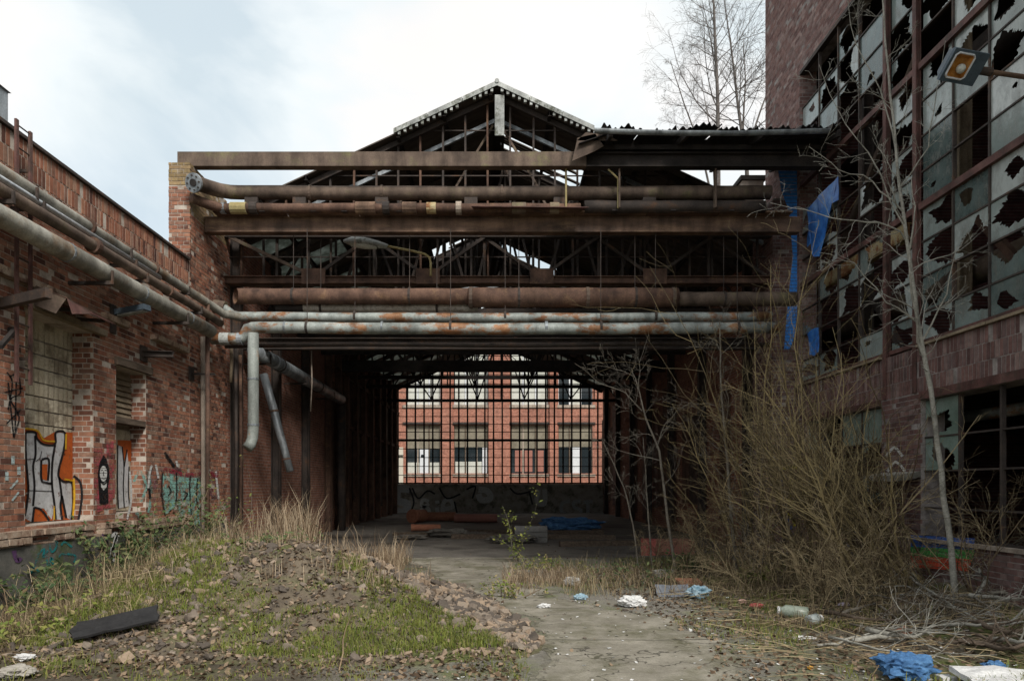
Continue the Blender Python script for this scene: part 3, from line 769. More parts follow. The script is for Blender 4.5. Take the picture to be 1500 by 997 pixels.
pipe('plain rust-brown pipe running between the grey wall pipes', 'wall_pipe', [(-5.98,Y0,5.28),(-5.98,8,5.27),(-5.98,11,5.265),(-5.98,14.3,5.25),(-5.98,14.75,5.22)], 0.08, M['rust_brown'],
     flanges=[((-5.98,10.1,5.267),(0,1,0),0.12),((-5.98,10.16,5.267),(0,1,0),0.12),((-5.98,12.4,5.26),(0,1,0),0.11)], brackets=[(-5.98,y,5.265) for y in (8.3,11.5,13.6)], wallx=WL+0.005)
pipe('topmost wall pipe, pale lagging flaking off over rust', 'wall_pipe', [(-6.12,Y0,5.60),(-6.12,9,5.585),(-6.1,12,5.56),(-6.05,14.2,5.53),(-5.9,14.75,5.42),(-5.55,15.0,5.40)], 0.085, M['insulation_pipe'],
     flanges=[((-6.12,10.2,5.575),(0,1,0),0.135),((-6.1,12.1,5.56),(0,1,0),0.12),((-6.12,8.1,5.587),(0,1,0),0.095)], brackets=[(-6.1,y,5.57) for y in (8.9,11.2,13.3)], wallx=WL+0.005)
pipe('thin shiny silver foil pipe between the brown and topmost wall pipes', 'foil_pipe', [(-6.03,Y0,5.44),(-6.03,9.2,5.43),(-6.03,12.2,5.425)], 0.045, M['silver'], brackets=[(-6.03,9.0,5.43),(-6.03,11.3,5.43)], wallx=WL+0.005)
pipe('lean rusty conduit close to the bricks under the foil pipe', 'conduit', [(-6.3,Y0,5.12),(-6.3,9,5.11),(-6.3,13.9,5.10)], 0.03, M['red_steel'], n=8, brackets=[(-6.3,y,5.11) for y in (9.6,12.0)], wallx=WL+0.005)
pipe('upright rusty post holding the ends of the wall pipes', 'steel_post', [(-6.02,14.2,0.0),(-6.02,14.2,5.75)], 0.045, M['rust'], 'post', 8)
pipe('slim grey downpipe on the corner of the workshop', 'downpipe', [(-6.28,14.6,0.0),(-6.28,14.6,2.2),(-6.3,14.62,4.9)], 0.05, M['plaster'], n=8)

# ================================================================== FACTORY HALL
HL, HR, YF, YB = -6.4, 6.85, 16.3, 43.9
RIDGE, SLOPE = 11.05, 0.462
M['hall_roof'] = weathered('hall_roof_boards', [(0.05,0.041,0.035),(0.10,0.083,0.070),(0.16,0.135,0.115)], 1.3, 0.9, stretch=(1,4,1))
M['hall_floor'] = weathered('hall_floor_dirt', [(0.085,0.077,0.068),(0.15,0.138,0.12),(0.21,0.195,0.17)], 1.0, 0.9, patch=[(0.045,0.04,0.035),(0.075,0.068,0.06)], patch_scale=0.5, bscale=25)
def roofz(x): return RIDGE - SLOPE*abs(x)
hall = thing('factory_hall', 'derelict steel-framed gabled hall with open gable and roof trusses', 'building', (0, 30, 0))
tag(MB().add([(HL,16.25,0.014),(HR,16.25,0.014),(HR,YB,0.014),(HL,YB,0.014)], [(0,1,2,3)]).build('hall_floor', M['hall_floor']), kind='structure')
MB().box(HL-0.5, HL, 16.21, YB+0.3, -0.2, 7.95).build('wall', M['hall_brick'], hall)
MB().box(HR, HR+0.4, 17.9, YB+0.3, -0.2, 7.85).build('wall', M['hall_brick'], hall)
# columns
for y in (16.45, 19.4, 22.4, 25.4, 27.0, 28.4, 30.2, 32, 34.0, 36, 38, 40, 42):
    MB().ibeam((HL+0.13, y, 0), (HL+0.13, y, 7.9), 0.20, 0.24, 0.02, (1,0,0)).build('column', M['rust'] if y > 24 else M['dark_steel'], hall)
for y in (18.3, 22.4, 26.4, 30.2, 34, 38, 42):
    MB().ibeam((HR-0.13, y, 0), (HR-0.13, y, 7.8), 0.20, 0.24, 0.02, (1,0,0)).build('column', M['dark_steel'], hall)
for z in (4.2, 6.3):
    MB().ibeam((HL+0.12, 26.5, z), (HL+0.12, YB-0.1, z), 0.12, 0.16, 0.015).build('wall_rail', M['rust'], hall)
rg = random.Random(31)
y = 26.2                                             # tall rusty cladding strips between the columns
while y < YB-0.5:
    w = rg.uniform(0.5, 0.9)
    if rg.random() < 0.75:
        MB().box(HL+0.012, HL+0.03+rg.uniform(0,0.01), y, y+w-0.03, rg.uniform(0.1,1.2), rg.uniform(5.5, 7.6)).build('cladding_panel', M[rg.choice(['rust','rust_brown','dark_steel'])], hall)
    y += w
y = 20
while y < YB-0.5:
    w = rg.uniform(0.8, 1.3)
    if rg.random() < 0.6: MB().box(HR-0.03, HR-0.012, y, y+w-0.03, rg.uniform(0.1,1.2), rg.uniform(3.5, 6.6)).build('cladding_panel', M[rg.choice(['rust','red_steel','dark_steel'])], hall)
    y += w
# trusses
def truss(y, mat, nodes=10):
    t_ = MB(); x0, x1 = HL+0.05, HR-0.05; zb = 6.55
    t_.bar((x0,y,zb), (x1,y,zb), 0.14, 0.16 if y < 25 or y > 30 else 0.46)
    o = t_.build('roof_truss', mat, hall)
    for s, xe in ((-1, x0), (1, x1)):
        MB().bar((xe, y, roofz(xe)-0.18), (0, y, RIDGE-0.18), 0.12, 0.16).build('top_chord', mat, o)
    xsn = [x0 + (x1-x0)*i/nodes for i in range(nodes+1)]
    for i in range(nodes):
        a, b = xsn[i], xsn[i+1]
        za, zb_ = roofz(a)-0.2, roofz(b)-0.2
        mb = MB().bar((a,y+0.02,zb+0.08), (b,y+0.02,zb_), 0.06, 0.07) if i % 2 == 0 else MB().bar((a,y+0.02,za), (b,y+0.02,zb+0.08), 0.06, 0.07)
        mb.build('diagonal', mat, o)
        if i < nodes-1: MB().bar((b,y-0.05,zb+0.06), (b,y-0.05,zb_-0.05), 0.06, 0.05, (0,1,0)).build('vertical', mat, o)
for y in (19.0, 21.8, 24.7, 27.6, 30.4, 33.2, 38.6): truss(y, M['black_steel'] if y > 20 else M['dark_steel'], 14 if y < 26 else 10)
# purlins
for s in (-1, 1):
    for k in range(7):
        x = s*(0.15 + k*1.08)
        MB().ibeam((x, 15.95, roofz(x)-0.075), (x, YB+0.4, roofz(x)-0.075), 0.08, 0.12, 0.012).build('purlin', M['black_steel'], hall)
MB().bar((0, 15.98, RIDGE-0.02), (0, YB+0.6, RIDGE-0.02), 0.22, 0.05).build('ridge_beam', M['black_steel'], hall)
# roof boards, whole sheets where sound, loose slats where it has opened up
rg = random.Random(41)
def slope_board(x0, x1, ya, yb, lift, name, mat, th=0.03):
    mb = MB(); P = []
    for (x, y) in ((x0,ya),(x1,ya),(x1,yb),(x0,yb)): P.append(Vector((x, y, roofz(x)+lift)))
    mb.prism(P, (0,0,th)); return mb.build(name, mat, hall)
def added_rooflight_mat():
    m, t, b, o = newmat('dirty_added_rooflight')
    c = ramp(t, noise(t, 2.5, 9, 0.75, position(t)), [(0.05,0.05,0.04),(0.22,0.24,0.22),(0.40,0.43,0.41)])
    t.links.new(c, b.inputs['Base Color']); b.inputs['Roughness'].default_value = 0.4
    tl = t.nodes.new('ShaderNodeBsdfTranslucent'); t.links.new(c, tl.inputs[0])
    ms = t.nodes.new('ShaderNodeMixShader'); ms.inputs[0].default_value = 0.65
    t.links.new(b.outputs[0], ms.inputs[1]); t.links.new(tl.outputs[0], ms.inputs[2]); t.links.new(ms.outputs[0], o.inputs['Surface'])
    return m
M['added_rooflight'] = added_rooflight_mat()
holes = [(18.2,20.0,0.3,2.3),(25.6,28.1,0.1,1.9),(24.0,24.9,-2.3,-1.0),(34,35.5,-1.2,-0.2),(39.5,41,0.2,2.2)]
cuts = [0.02, 2.3, 4.6, 7.0]
for s in (-1, 1):
    y = 16.0
    while y < YB + 0.6:
        e = min(y + 1.0, YB + 0.6)
        for a, b in zip(cuts, cuts[1:]):
            x0, x1 = s*a, s*b
            lo, hi = min(x0,x1), max(x0,x1)
            hole = [h for h in holes if h[0] < (y+e)/2 < h[1] and lo < h[3] and hi > h[2]]
            if hole:
                yy_ = y
                while yy_ < e:
                    w = rg.uniform(0.08, 0.17)
                    if rg.random() < 0.78: slope_board(x0, x1 - s*rg.uniform(0.0, 0.9), yy_, yy_+w*0.86, 0.0, 'roof_slat', M['hall_roof'])
                    yy_ += w
            else:
                light = (a > 4 and s < 0 and 17 < y and int(y) % 2 == 0) or (a > 4 and s > 0 and y > 24 and int(y) % 3 == 0) or (2 < a < 4 and y > 30 and int(y) % 4 == 0)  # translucent panels added so daylight reaches the dark hall inside
                slope_board(x0, x1, y, e-0.006, rg.uniform(0, 0.006), 'added_rooflight' if light else 'roof_sheet', M['added_rooflight'] if light else M['hall_roof'], 0.008 if light else 0.03)
        y = e
# ridge verge in pale fibre cement, broken short on both slopes
for s, xe in ((-1, -2.42), (1, 2.28)):
    n = 3
    for i in range(n):
        a = s*0.0 + (xe)*i/n; b = xe*(i+1)/n - s*0.012
        mb = MB(); P = [Vector((a, 15.88, roofz(a)-0.025)), Vector((b, 15.88, roofz(b)-0.025)), Vector((b, 15.88, roofz(b)+0.085)), Vector((a, 15.88, roofz(a)+0.085))]
        mb.prism(P, (0, 0.02, 0)); mb.build('verge_board', M['fibre_cement'], hall)
    mb = MB(); N_ = int(abs(xe)/0.03)
    # corrugated sheet above the verge: waves across the slope, seen edge-on under the board
    NY = 24; W_ = []
    for i in range(2):
        x = [0.02*s, xe][i]
        for j in range(NY+1):
            yv = 15.91 + 1.3*j/NY
            W_.append((x, yv, roofz(x) + 0.06 + 0.025*math.sin(j*1.9)))
    for j in range(NY): mb.add([W_[j], W_[NY+1+j], W_[NY+2+j], W_[j+1]], [(0,1,2,3)])
    mb.build('corrugated_sheet', M['fibre_cement'], hall)
    k = 0.12
    while k < abs(xe) - 0.1:
        x = s*k
        if random.random() < 0.9: MB().box(x-0.03, x+0.03, 15.905, 15.975, roofz(x)-0.10, roofz(x)-0.03).build('batten_end', M['fibre_cement'], hall)
        k += 0.135
MB().tube([(0,15.86,RIDGE+0.075),(0,17.2,RIDGE+0.075)], 0.05, 10).build('ridge_cap', M['fibre_cement'], hall)
MB().bar((0.06,15.98,9.9), (0.06,15.98,10.85), 0.22, 0.03, (0,1,0)).build('torn_sheet', M['fibre_cement'], hall)
# open gable frame
gf = MB().ibeam((HL, YF, 6.56), (HR, YF, 6.56), 0.14, 0.16, 0.02).build('gable_frame', M['rust_brown'], hall)
for s, xe in ((-1, HL-0.3), (1, HR+0.3)):
    MB().bar((xe, YF-0.05, roofz(xe)-0.10), (0, YF-0.05, RIDGE-0.10), 0.10, 0.12).build('rafter', M['dark_steel'], gf)
    MB().bar((xe, YF+0.25, roofz(xe)-0.48), (0, YF+0.25, RIDGE-0.48), 0.07, 0.09).build('rafter', M['zinc'], gf)
x = HL + 0.3; k = 0
while x < HR - 0.1:
    zt = roofz(x) - 0.14
    zb = 6.63
    if rg.random() < 0.08: zb = 7.7
    MB().bar((x, YF, zb), (x + rg.uniform(-.02,.02), YF, zt), 0.045, 0.06, (0,1,0)).build('mullion', M['rust'] if rg.random() < 0.2 else M['dark_steel'], gf)
    x += 0.535
for z, xa, xb in ((7.18, HL, HR), (7.85, HL+0.2, 2.0), (9.12, -3.9, 3.9), (10.2, -1.6, 1.6)):
    MB().bar((xa, YF+0.035, z), (xb, YF+0.035, z), 0.03, 0.025).build('glazing_bar', M['dark_steel'], gf)
for a, b in (((-1.0,8.9),(-0.1,10.4)), ((1.0,8.9),(0.15,10.3)), ((-2.6,7.8),(-2.2,8.9)), ((-0.6,7.8),(-1.0,8.9)), ((1.6,7.8),(0.9,8.95)), ((2.3,7.9),(3.1,9.1)), ((-3.8,7.7),(-2.9,8.6))):
    MB().bar((a[0],YF+0.18,a[1]), (b[0],YF+0.18,b[1]), 0.05, 0.05).build('brace', M['rust_brown'], gf)
# lattice girder under the gantry beam
gd = MB().ibeam((HL, 16.08, 6.55), (HR, 16.08, 6.55), 0.16, 0.17, 0.02).build('lattice_girder', M['rust'], hall)
MB().ibeam((HL, 16.08, 7.62), (HR, 16.08, 7.62), 0.16, 0.15, 0.02).build('top_chord', M['dark_steel'], gd)
xb_ = [-6.35, -4.3, -1.62, 1.05, 3.7, 6.4]
for i in range(len(xb_)-1):
    m_ = (xb_[i]+xb_[i+1])/2
    if i == 0: MB().bar((-6.3,16.05,7.56), (-4.3,16.05,6.62), 0.06, 0.075).build('diagonal', M['rust_brown'], gd); continue
    MB().bar((xb_[i],16.05,6.62), (m_,16.05,7.56), 0.06, 0.07).build('diagonal', M['dark_steel'], gd)
    MB().bar((m_,16.11,7.56), (xb_[i+1],16.11,6.62), 0.06, 0.07).build('diagonal', M['dark_steel'], gd)
for x in xb_[1:-1]: MB().box(x-0.28, x+0.28, 15.985, 15.996, 6.44, 6.80).build('gusset_plate', M['rust'], gd)
for x in (-5.2, -2.9, -0.3, 2.4, 5.0): MB().bar((x,16.14,6.64), (x,16.14,7.54), 0.06, 0.05, (0,1,0)).build('vertical', M['dark_steel'], gd)
# portal beam
MB().ibeam((HL+0.01, 16.9, 5.22), (HR-0.01, 16.9, 5.22), 0.2, 0.28, 0.025).build('portal_beam', M['dark_steel'], hall)
# things hung or leaning up in the roof
for (x0, z0, x1, z1, y) in ((-0.6,6.7,1.5,7.3,17.5),(0.4,6.75,2.2,7.05,18.2),(-1.6,6.7,-0.2,7.15,17.8),(1.0,7.6,2.6,7.1,19.0)):
    MB().bar((x0,y,z0), (x1,y+0.6,z1), 0.05, 0.05).build('loose_brace', M['zinc'], hall)

# far gable: steel window grid over a low wall
lowwall = MB().box(HL-0.4, HR+0.4, YB, YB+0.3, -0.2, 1.86).build('low_wall', M['concrete'], hall)
fw = MB().box(HL-0.02, HR+0.02, YB+0.04, YB+0.16, 1.865, 1.95).build('window_grid', M['black_steel'], hall)
x = HL + 0.02
while x < HR:
    MB().box(x-0.05, x+0.05, YB+0.07, YB+0.14, 1.95, roofz(x)-0.15).build('glazing_bar', M['black_steel'], fw); x += 0.56
zs = [2.43, 2.99, 3.56, 4.12, 5.2, 5.7, 6.2, 6.72, 7.75, 8.3, 8.9, 9.5, 10.1]
for z in zs:
    xe = min(6.8, (RIDGE-0.15-z)/SLOPE)
    MB().box(max(HL,-xe), min(HR,xe), YB+0.09, YB+0.12, z-0.022, z+0.022).build('glazing_bar', M['black_steel'], fw)
for z in (4.67, 7.23):
    xe = min(6.9, (RIDGE-0.1-z)/SLOPE)
    MB().box(max(HL,-xe), min(HR,xe), YB+0.03, YB+0.18, z-0.075, z+0.075).build('transom', M['black_steel'], fw)
for s in (-1, 1):
    MB().bar((s*6.8,YB+0.1,roofz(6.8)-0.12), (0,YB+0.1,RIDGE-0.12), 0.2, 0.16).build('rafter', M['black_steel'], fw)
    for k in range(4):                              # fan of bars under the ridge
        MB().bar((0.1*s,YB-0.05,10.75), (s*(0.5+k*0.55),YB-0.05,9.3-0.1*k), 0.04, 0.04).build('fan_bar', M['black_steel'], fw)
# grey lettering on the low wall
Z3 = lambda *ps: [(560 + a/4.545, 690 + b/4.545) for a, b in ps]
onF = lambda x, y: pY(x, y, YB)
ly = lambda d: Vector((0, -0.004-d, 0))
gpaint = pm('grey', (0.36,0.38,0.39), 0.22); dpaint = pm('dark_blue', (0.015,0.017,0.024), 0.15); lpaint = pm('light_grey', (0.52,0.53,0.52), 0.2)
strokes(hall, [(11, *Z3((180,120),(110,120),(100,190),(165,215),(150,265),(90,270)))], onF, gpaint, ly(0))
strokes(hall, [(5, *Z3((310,200),(270,190),(265,230),(310,250),(305,300),(265,300),(265,250),(312,215))), (6, *Z3((365,195),(368,215))), (6, *Z3((365,240),(370,300))), (6, *Z3((410,250),(470,235),(450,190),(410,205),(405,280),(470,300))), (9, *Z3((640,120),(700,130),(720,180),(660,190),(640,150))), (7, *Z3((1040,120),(1030,200),(1080,215),(1080,120)))], onF, lpaint, ly(0.003))
strokes(hall, [Z3((200,110),(240,180),(300,130),(350,150)), Z3((380,110),(430,180),(520,150)), Z3((180,110),(210,200),(190,270)), Z3((480,200),(500,290)), Z3((560,120),(620,100),(600,180)), Z3((850,110),(900,150),(1000,130)), Z3((980,140),(1000,220))], onF, dpaint, ly(0.006), 2.5)
strokes(hall, [(5, *Z3((1250,200),(1200,210),(1195,270),(1245,290))), (5, *Z3((1320,200),(1275,205),(1280,240),(1320,255),(1310,290),(1265,290))), (5, *Z3((1340,205),(1400,200))), (5, *Z3((1370,205),(1368,295)))], onF, gpaint, ly(0.0))

# ================================================================== BUILDING BEHIND THE HALL
YR = 58.0
rear = thing('brick_office_block', 'bright red brick block seen through the steel window grid', 'building', (0, YR, 0))
zf = lambda py: EYE + (CY-py)*YR/F
xf = lambda px: (px-CX)*YR/F
wx = [(595,645),(665,715),(748,803),(818,868)]
cols_ = []
for off in (-322, 0, 322):
    cols_ += [(xf(a+off*0.97), xf(b+off*0.97)) for a, b in wx]
ops = []
for a, b in cols_:
    ops.append((a, b, zf(693), zf(622))); ops.append((a, b, zf(593), zf(505)))
mb = MB(); core(mb, [-28, 28], [-0.3, 15.5], ops, lambda m_, a, b, c, d: m_.box(a, b, YR, YR+0.6, c, d)); rw = mb.build('wall', M['far_brick'], rear)
MB().box(-28, 28, YR+0.6, YR+12, -0.3, 15.3).build('block', M['concrete_dark'], rear)
for px in (728, 655, 811):
    pass
for off in (-322*0.97, 0, 322*0.97):
    for a, b in ((716,746),(647,663),(805,816)):
        MB().box(xf(a+off), xf(b+off), YR-0.25, YR-0.005, -0.3, 15.4).build('pilaster', M['far_brick'], rw)
for off in (-322*0.97, 0, 322*0.97):
    for (p0, p1) in ((590,647),(663,716),(746,805),(816,872)):
        MB().box(xf(p0+off), xf(p1+off), YR-0.12, YR-0.003, zf(597), zf(593)).build('sill', M['stone_white'] if 'stone_white' in M else M['plaster'], rear)
        MB().box(xf(p0+off), xf(p1+off), YR-0.10, YR-0.004, zf(622), zf(618)).build('lintel', M['dark_steel'], rear)
        MB().box(xf(p0+off), xf(p1+off), YR-0.12, YR-0.003, zf(697.5), zf(694)).build('sill', M['plaster'], rear)
M['blind'] = weathered('blind', [(0.15,0.135,0.10),(0.23,0.205,0.155),(0.28,0.25,0.19)], 2, 0.9)
M['curtain'] = weathered('curtain', [(0.42,0.43,0.38),(0.55,0.56,0.50),(0.62,0.63,0.58)], 1.2, 0.9)
M['white_panel'] = weathered('white_panel', [(0.60,0.62,0.64),(0.72,0.74,0.76)], 2, 0.6)
M['cream'] = weathered('cream', [(0.55,0.50,0.42),(0.62,0.57,0.48)], 2, 0.8)
def plain(name, col, rough=0.5, metal=0.0, spec=0.5):
    m, t, b, o = newmat(name); b.inputs['Base Color'].default_value = (*col, 1); b.inputs['Roughness'].default_value = rough
    b.inputs['Metallic'].default_value = metal; b.inputs['Specular IOR Level'].default_value = spec; return m
M['dark_glass'] = plain('dark_glass', (0.018,0.026,0.030), 0.08)
M['red_panel'] = weathered('red_panel', [(0.30,0.13,0.10),(0.38,0.17,0.13)], 2, 0.8)
rg = random.Random(51)
for i, (a, b) in enumerate(cols_):
    c, d = zf(693), zf(622); mid = c + (d-c)*(0.52 + rg.uniform(-0.07, 0.05))
    w = MB().box(a, b, YR+0.30, YR+0.34, c, mid).build('window', M['dark_glass'], rear)
    MB().box(a, b, YR+0.26, YR+0.33, mid+0.004, d).build('blind', M['blind'], w)
    for k in range(4):
        x = a + (b-a)*k/3; MB().box(x-0.05, x+0.05, YR+0.2, YR+0.25, c, d).build('frame_bar', M['plaster'] if rg.random()<0.5 else M['timber'], w)
    if i in (4, 7, 5):
        x = a + (b-a)*({4:0.52, 7:0.5, 5:0.9}[i]); hw = 0.36 if i != 5 else 0.2
        MB().box(x-hw, x+hw, YR+0.12, YR+0.18, c+0.02, mid-0.05).build('white_panel', M['white_panel'], w)
        if i == 4:
            mb = MB(); mb.tube([(x-0.15,YR+0.10,mid-0.6),(x-0.15,YR+0.118,mid-0.6)], 0.13, 12); mb.build('dark_disc', M['dark_glass'], w)
    if i in (4, 5): MB().box(a+0.1, b-0.1, YR+0.255, YR+0.295, c+0.02, c+(mid-c)*0.45).build('net_curtain', M['curtain'], w)
    if i == 6:
        for k in (0.22, 0.48, 0.78): MB().box(a+(b-a)*k-0.33, a+(b-a)*k+0.33, YR+0.255, YR+0.295, c+0.15, mid-0.1).build('red_panel', M['red_panel'], w)
    c, d = zf(593), zf(505)
    w = MB().box(a, b, YR+0.30, YR+0.34, c, d).build('window', M['dark_glass'], rear)
    for k in range(4):
        x = a + (b-a)*k/3; MB().box(x-0.05, x+0.05, YR+0.2, YR+0.25, c, d).build('frame_bar', M['white_panel'], w)
        if k < 3 and not (i == 7 and k != 1): MB().box(x+0.07, x+(b-a)/3-0.07, YR+0.255, YR+0.295, c+0.05, d).build('curtain', M['curtain'], w)
MB().box(xf(576), xf(591), YR-0.3, YR-0.01, -0.2, zf(655)).build('door', M['cream'], rear)
MB().tube([(xf(579),YR-0.4,0),(xf(579),YR-0.4,zf(668)),(xf(580.5),YR-0.4,zf(667)),(xf(592),YR-0.4,zf(667))], 0.05, 6).build('rail', M['black_steel'], rear)

# ================================================================== PIPE GANTRY ACROSS THE GATEWAY
def gx(px, Y): return (px-CX)*Y/F
def gz(py, Y): return EYE + (CY-py)*Y/F
b1 = thing('gantry_beam', 'long mossy rust-brown top beam resting on the brick pillar', 'beam', (0, 14.5, 8.45))
MB().ibeam((gx(263,14.5),14.5,8.605), (gx(858,14.5),14.5,8.605), 0.2, 0.30, 0.022).box(gx(263,14.5), gx(858,14.5), 14.40, 14.415, 8.478, 8.732).build('web', M['rust_brown'], b1)
b1b = thing('gantry_beam', 'top beam under the corrugated canopy, coloured black for its shade', 'beam', (5, 14.5, 8.45))
MB().ibeam((gx(859,14.5),14.5,8.60), (6.98,14.5,8.60), 0.2, 0.30, 0.022).build('web', M['black_steel'], b1b)  # right stretch of the top beam, canopy shade put into its colour
for x in (2.6, 4.65): MB().tube([(x,14.5,7.62),(x,14.5,8.44)], 0.022, 8).build('prop', M['rust_brown'], b1b)
# main beam with walkway plate
b2 = thing('gantry_beam', 'deep orange-rust beam spanning the gateway below the two pipes', 'beam', (0, 15, 7.25))
MB().ibeam((WL+0.012,15.0,7.415), (6.62,15.0,7.415), 0.22, 0.33, 0.028).box(WL+0.02, 6.62, 14.90, 14.915, 7.285, 7.548).build('web', M['rust_beam'], b2)
for k in range(8):
    xa = -6.1 + k*1.56
    MB().box(xa, xa+1.54, 14.66, 15.3, 7.585+0.004*(k%3), 7.61+0.004*(k%3)).build('walkway_plate', M['rust_beam'] if k%3 else M['rust'], b2)
MB().prism([Vector((gx(690,14.5),14.4,7.60)), Vector((gx(862,14.5),14.42,7.585)), Vector((gx(845,14.9),14.9,7.66)), Vector((gx(700,14.9),14.9,7.66))], (0,0,0.012)).build('loose_sheet', M['red_steel'], b2)

Yp = 14.85
def gpipe(label, pyc, Y, r, x0, x1, mat, sag=0.0, name='gantry_pipe', n=16, extra_l=None, open_end=False):
    z = gz(pyc, Y)
    pts = [] if not extra_l else list(extra_l)
    N_ = 12
    for i in range(N_+1):
        x = gx(x0,Y) + (gx(x1,Y)-gx(x0,Y))*i/N_
        pts.append((x, Y, z - sag*math.sin(math.pi*i/N_) + 0.006*math.sin(i*2.1)))
    t_ = thing(name, label, 'pipe', (pts[len(pts)//2][0], Y, z))
    mb = MB(); mb.tube(pts, r, n, cap=not open_end)
    if open_end:                                        # mouth cut off at a slant, towards the yard
        k0 = len(mb.v); mb.tube(pts[:3], r*0.9, n, cap=False)
        for a in (0, k0):
            for i in range(a, a+n):
                x_, y_, z_ = mb.v[i]; mb.v[i] = (x_ + 0.75*(Y - y_), y_, z_)
    mb.build('pipe_run', mat, t_, True)
    return t_, z, pts
# big upper pipe: elbow turning towards the yard, flanged end
el = [pY(285,268,13.95), pY(290,269,14.05), pY(305,274,14.35), pY(322,279,14.62), pY(338,281.5,14.8)]
t_, z, _ = gpipe('thick mossy brown pipe on top of the gantry with open flanged elbow', 282, 14.85, 0.148, 352, 1128, M['rust_brown'], 0.02, extra_l=el)
d_ = (el[1]-el[0]).normalized()
mb = MB(); ring(mb, el[0]-d_*0.02, d_, 0.19, 0.05, 18); mb.build('flange', M['zinc'], t_)
mb = MB(); ring(mb, el[0]-d_*0.05, d_, 0.075, 0.02, 12); mb.build('bore', M['black_steel'], t_)
for k in range(8):
    a = k*math.pi/4; u_ = d_.cross(Vector((0,0,1))).normalized(); v_ = u_.cross(d_)
    c_ = el[0]-d_*0.05 + (u_*math.cos(a)+v_*math.sin(a))*0.14
    mb = MB(); ring(mb, c_, d_, 0.018, 0.03, 6); mb.build('bolt', M['dark_steel'], t_)
for px in (370, 440, 560, 690, 820, 950): 
    x = gx(px,14.85); MB().box(x-0.14, x+0.14, 14.75, 14.95, 7.62, gz(282,14.85)-0.14).build('saddle', M['dark_steel'], t_)
for px in (455, 560, 735): 
    mb = MB(); ring(mb, (gx(px,14.85),14.85,z-0.01), (1,0,0), 0.165, 0.05, 16); mb.build('collar', M['rust_brown'], t_)
# smaller pipe just above the walkway
el = [pY(281,290,14.15), pY(296,296,14.35), pY(310,301,14.5), pY(322,304,14.62)]
t_, z, _ = gpipe('narrower red-rust pipe with rag-wrapped joints below the mossy pipe', 305, 14.66, 0.10, 333, 850, M['rust'], 0.0, extra_l=el)
for px, r_, w, mt in ((327,.12,.1,'zinc'),(350,.125,.34,'yellow_pole'),(372,.13,.16,'dark_steel'),(536,.135,.42,'rust_beam'),(566,.14,.14,'dark_steel'),(600,.13,.3,'rust_beam'),(632,.12,.2,'yellow_rust'),(672,.14,.12,'plaster'),(760,.12,.3,'rust_brown'),(812,.12,.2,'timber_pale')):
    mb = MB(); ring(mb, (gx(px,14.66),14.66,z), (1,0,0), r_, w, 12); mb.build('joint_wrap', M[mt], t_)
for px in (385, 420, 460, 505, 585, 700, 790):
    x = gx(px,14.66); MB().box(x-0.06, x+0.06, 14.6, 14.72, 7.622, z-0.09).build('foot', M['black_steel'], t_)
t_, z, _ = gpipe('dark pipe stub on the walkway under the canopy', 303, 14.7, 0.13, 856, 1120, M['dark_steel'])
for px in (900, 985, 1070):
    x = gx(px,14.7); MB().box(x-0.06, x+0.06, 14.6, 14.8, 7.622, z-0.12).build('foot', M['black_steel'], t_)
# upright yellow poles on the walkway
for i, (px, y0, y1, lab) in enumerate(((830,244,312,'thin yellow upright between top beam and walkway plate'),(907,262,314,'thin yellowed upright with bent top beneath the canopy'),(1050,250,314,'thin dull upright under the canopy near the sky gap'))):
    x = gx(px,14.42)
    t_ = thing('upright_rod', lab, 'rod', (x,14.45,7.61))
    MB().tube([(x,14.55,7.62),(x,14.55,gz(y0,14.55)+ (0.0 if i else 0.05))] + ([(x-0.22,14.5,8.43)] if i==1 else []), 0.022 if i<2 else 0.03, 8).build('rod', M['yellow_pole'] if i<2 else M['timber'], t_)
# hangers for the lower pipes
def hang(t_, px, Y, z, r):
    x = gx(px, Y)
    MB().bar((x, Y, z+r-0.01), (x, Y, 7.26), 0.012, 0.014).build('hanger', M['dark_steel'], t_)
    mb = MB(); ring(mb, (x,Y,z), (1,0,0), r+0.014, 0.05, 14); mb.build('clamp', M['dark_steel'], t_)
t_, z, _ = gpipe('wide open-ended rusty pipe hanging below the lattice girder', 434, 15.1, 0.175, 345, 690, M['rust'], 0.0, open_end=True)
for px in (430, 600): hang(t_, px, 15.1, z, 0.175)
MB().tube([(gx(345,15.1)+0.3,15.1,z),(gx(345,15.1)+0.31,15.1,z)], 0.165, 16).build('bore', M['black_steel'], t_)
t_, z, _ = gpipe('thickest rust-streaked pipe section continuing the open-ended pipe', 436, 15.1, 0.215, 686, 992, M['rust'], 0.0)
for px, rr in ((690,.235),(860,.23),(985,.225)):
    mb = MB(); ring(mb, (gx(px,15.1),15.1,z), (1,0,0), rr, 0.07, 16); mb.build('collar', M['rust_brown'], t_)
for px in (760, 930): hang(t_, px, 15.1, z, 0.215)
t_, z, _ = gpipe('dark narrower end of the rusty pipe among the willow twigs', 438, 15.1, 0.155, 993, 1165, M['rust_brown'], 0.0)
hang(t_, 1060, 15.1, z, 0.155)
t_, z, _ = gpipe('ragged white-wrapped pipe above the two grey pipes', 450, 15.3, 0.095, 405, 700, M['wrap'])
for px, mt in ((425,'black_steel'),):
    mb = MB(); ring(mb, (gx(px,15.3),15.3,z), (1,0,0), 0.125, 0.6, 10); mb.build('sleeve', M[mt], t_)
for px in (470, 640): hang(t_, px, 15.3, z, 0.095)
el = [(-5.55,15.0,5.40), pY(326,452,15.0), pY(338,460,15.02)]
el = [pY(318,449,15.0), pY(330,453,15.0), pY(340,461,15.0)]
t_, z, _ = gpipe('upper of two pale grey rust-stained pipes crossing the gateway', 463.5, 15.0, 0.105, 350, 1130, M['grey_pipe'], 0.03, extra_l=el)
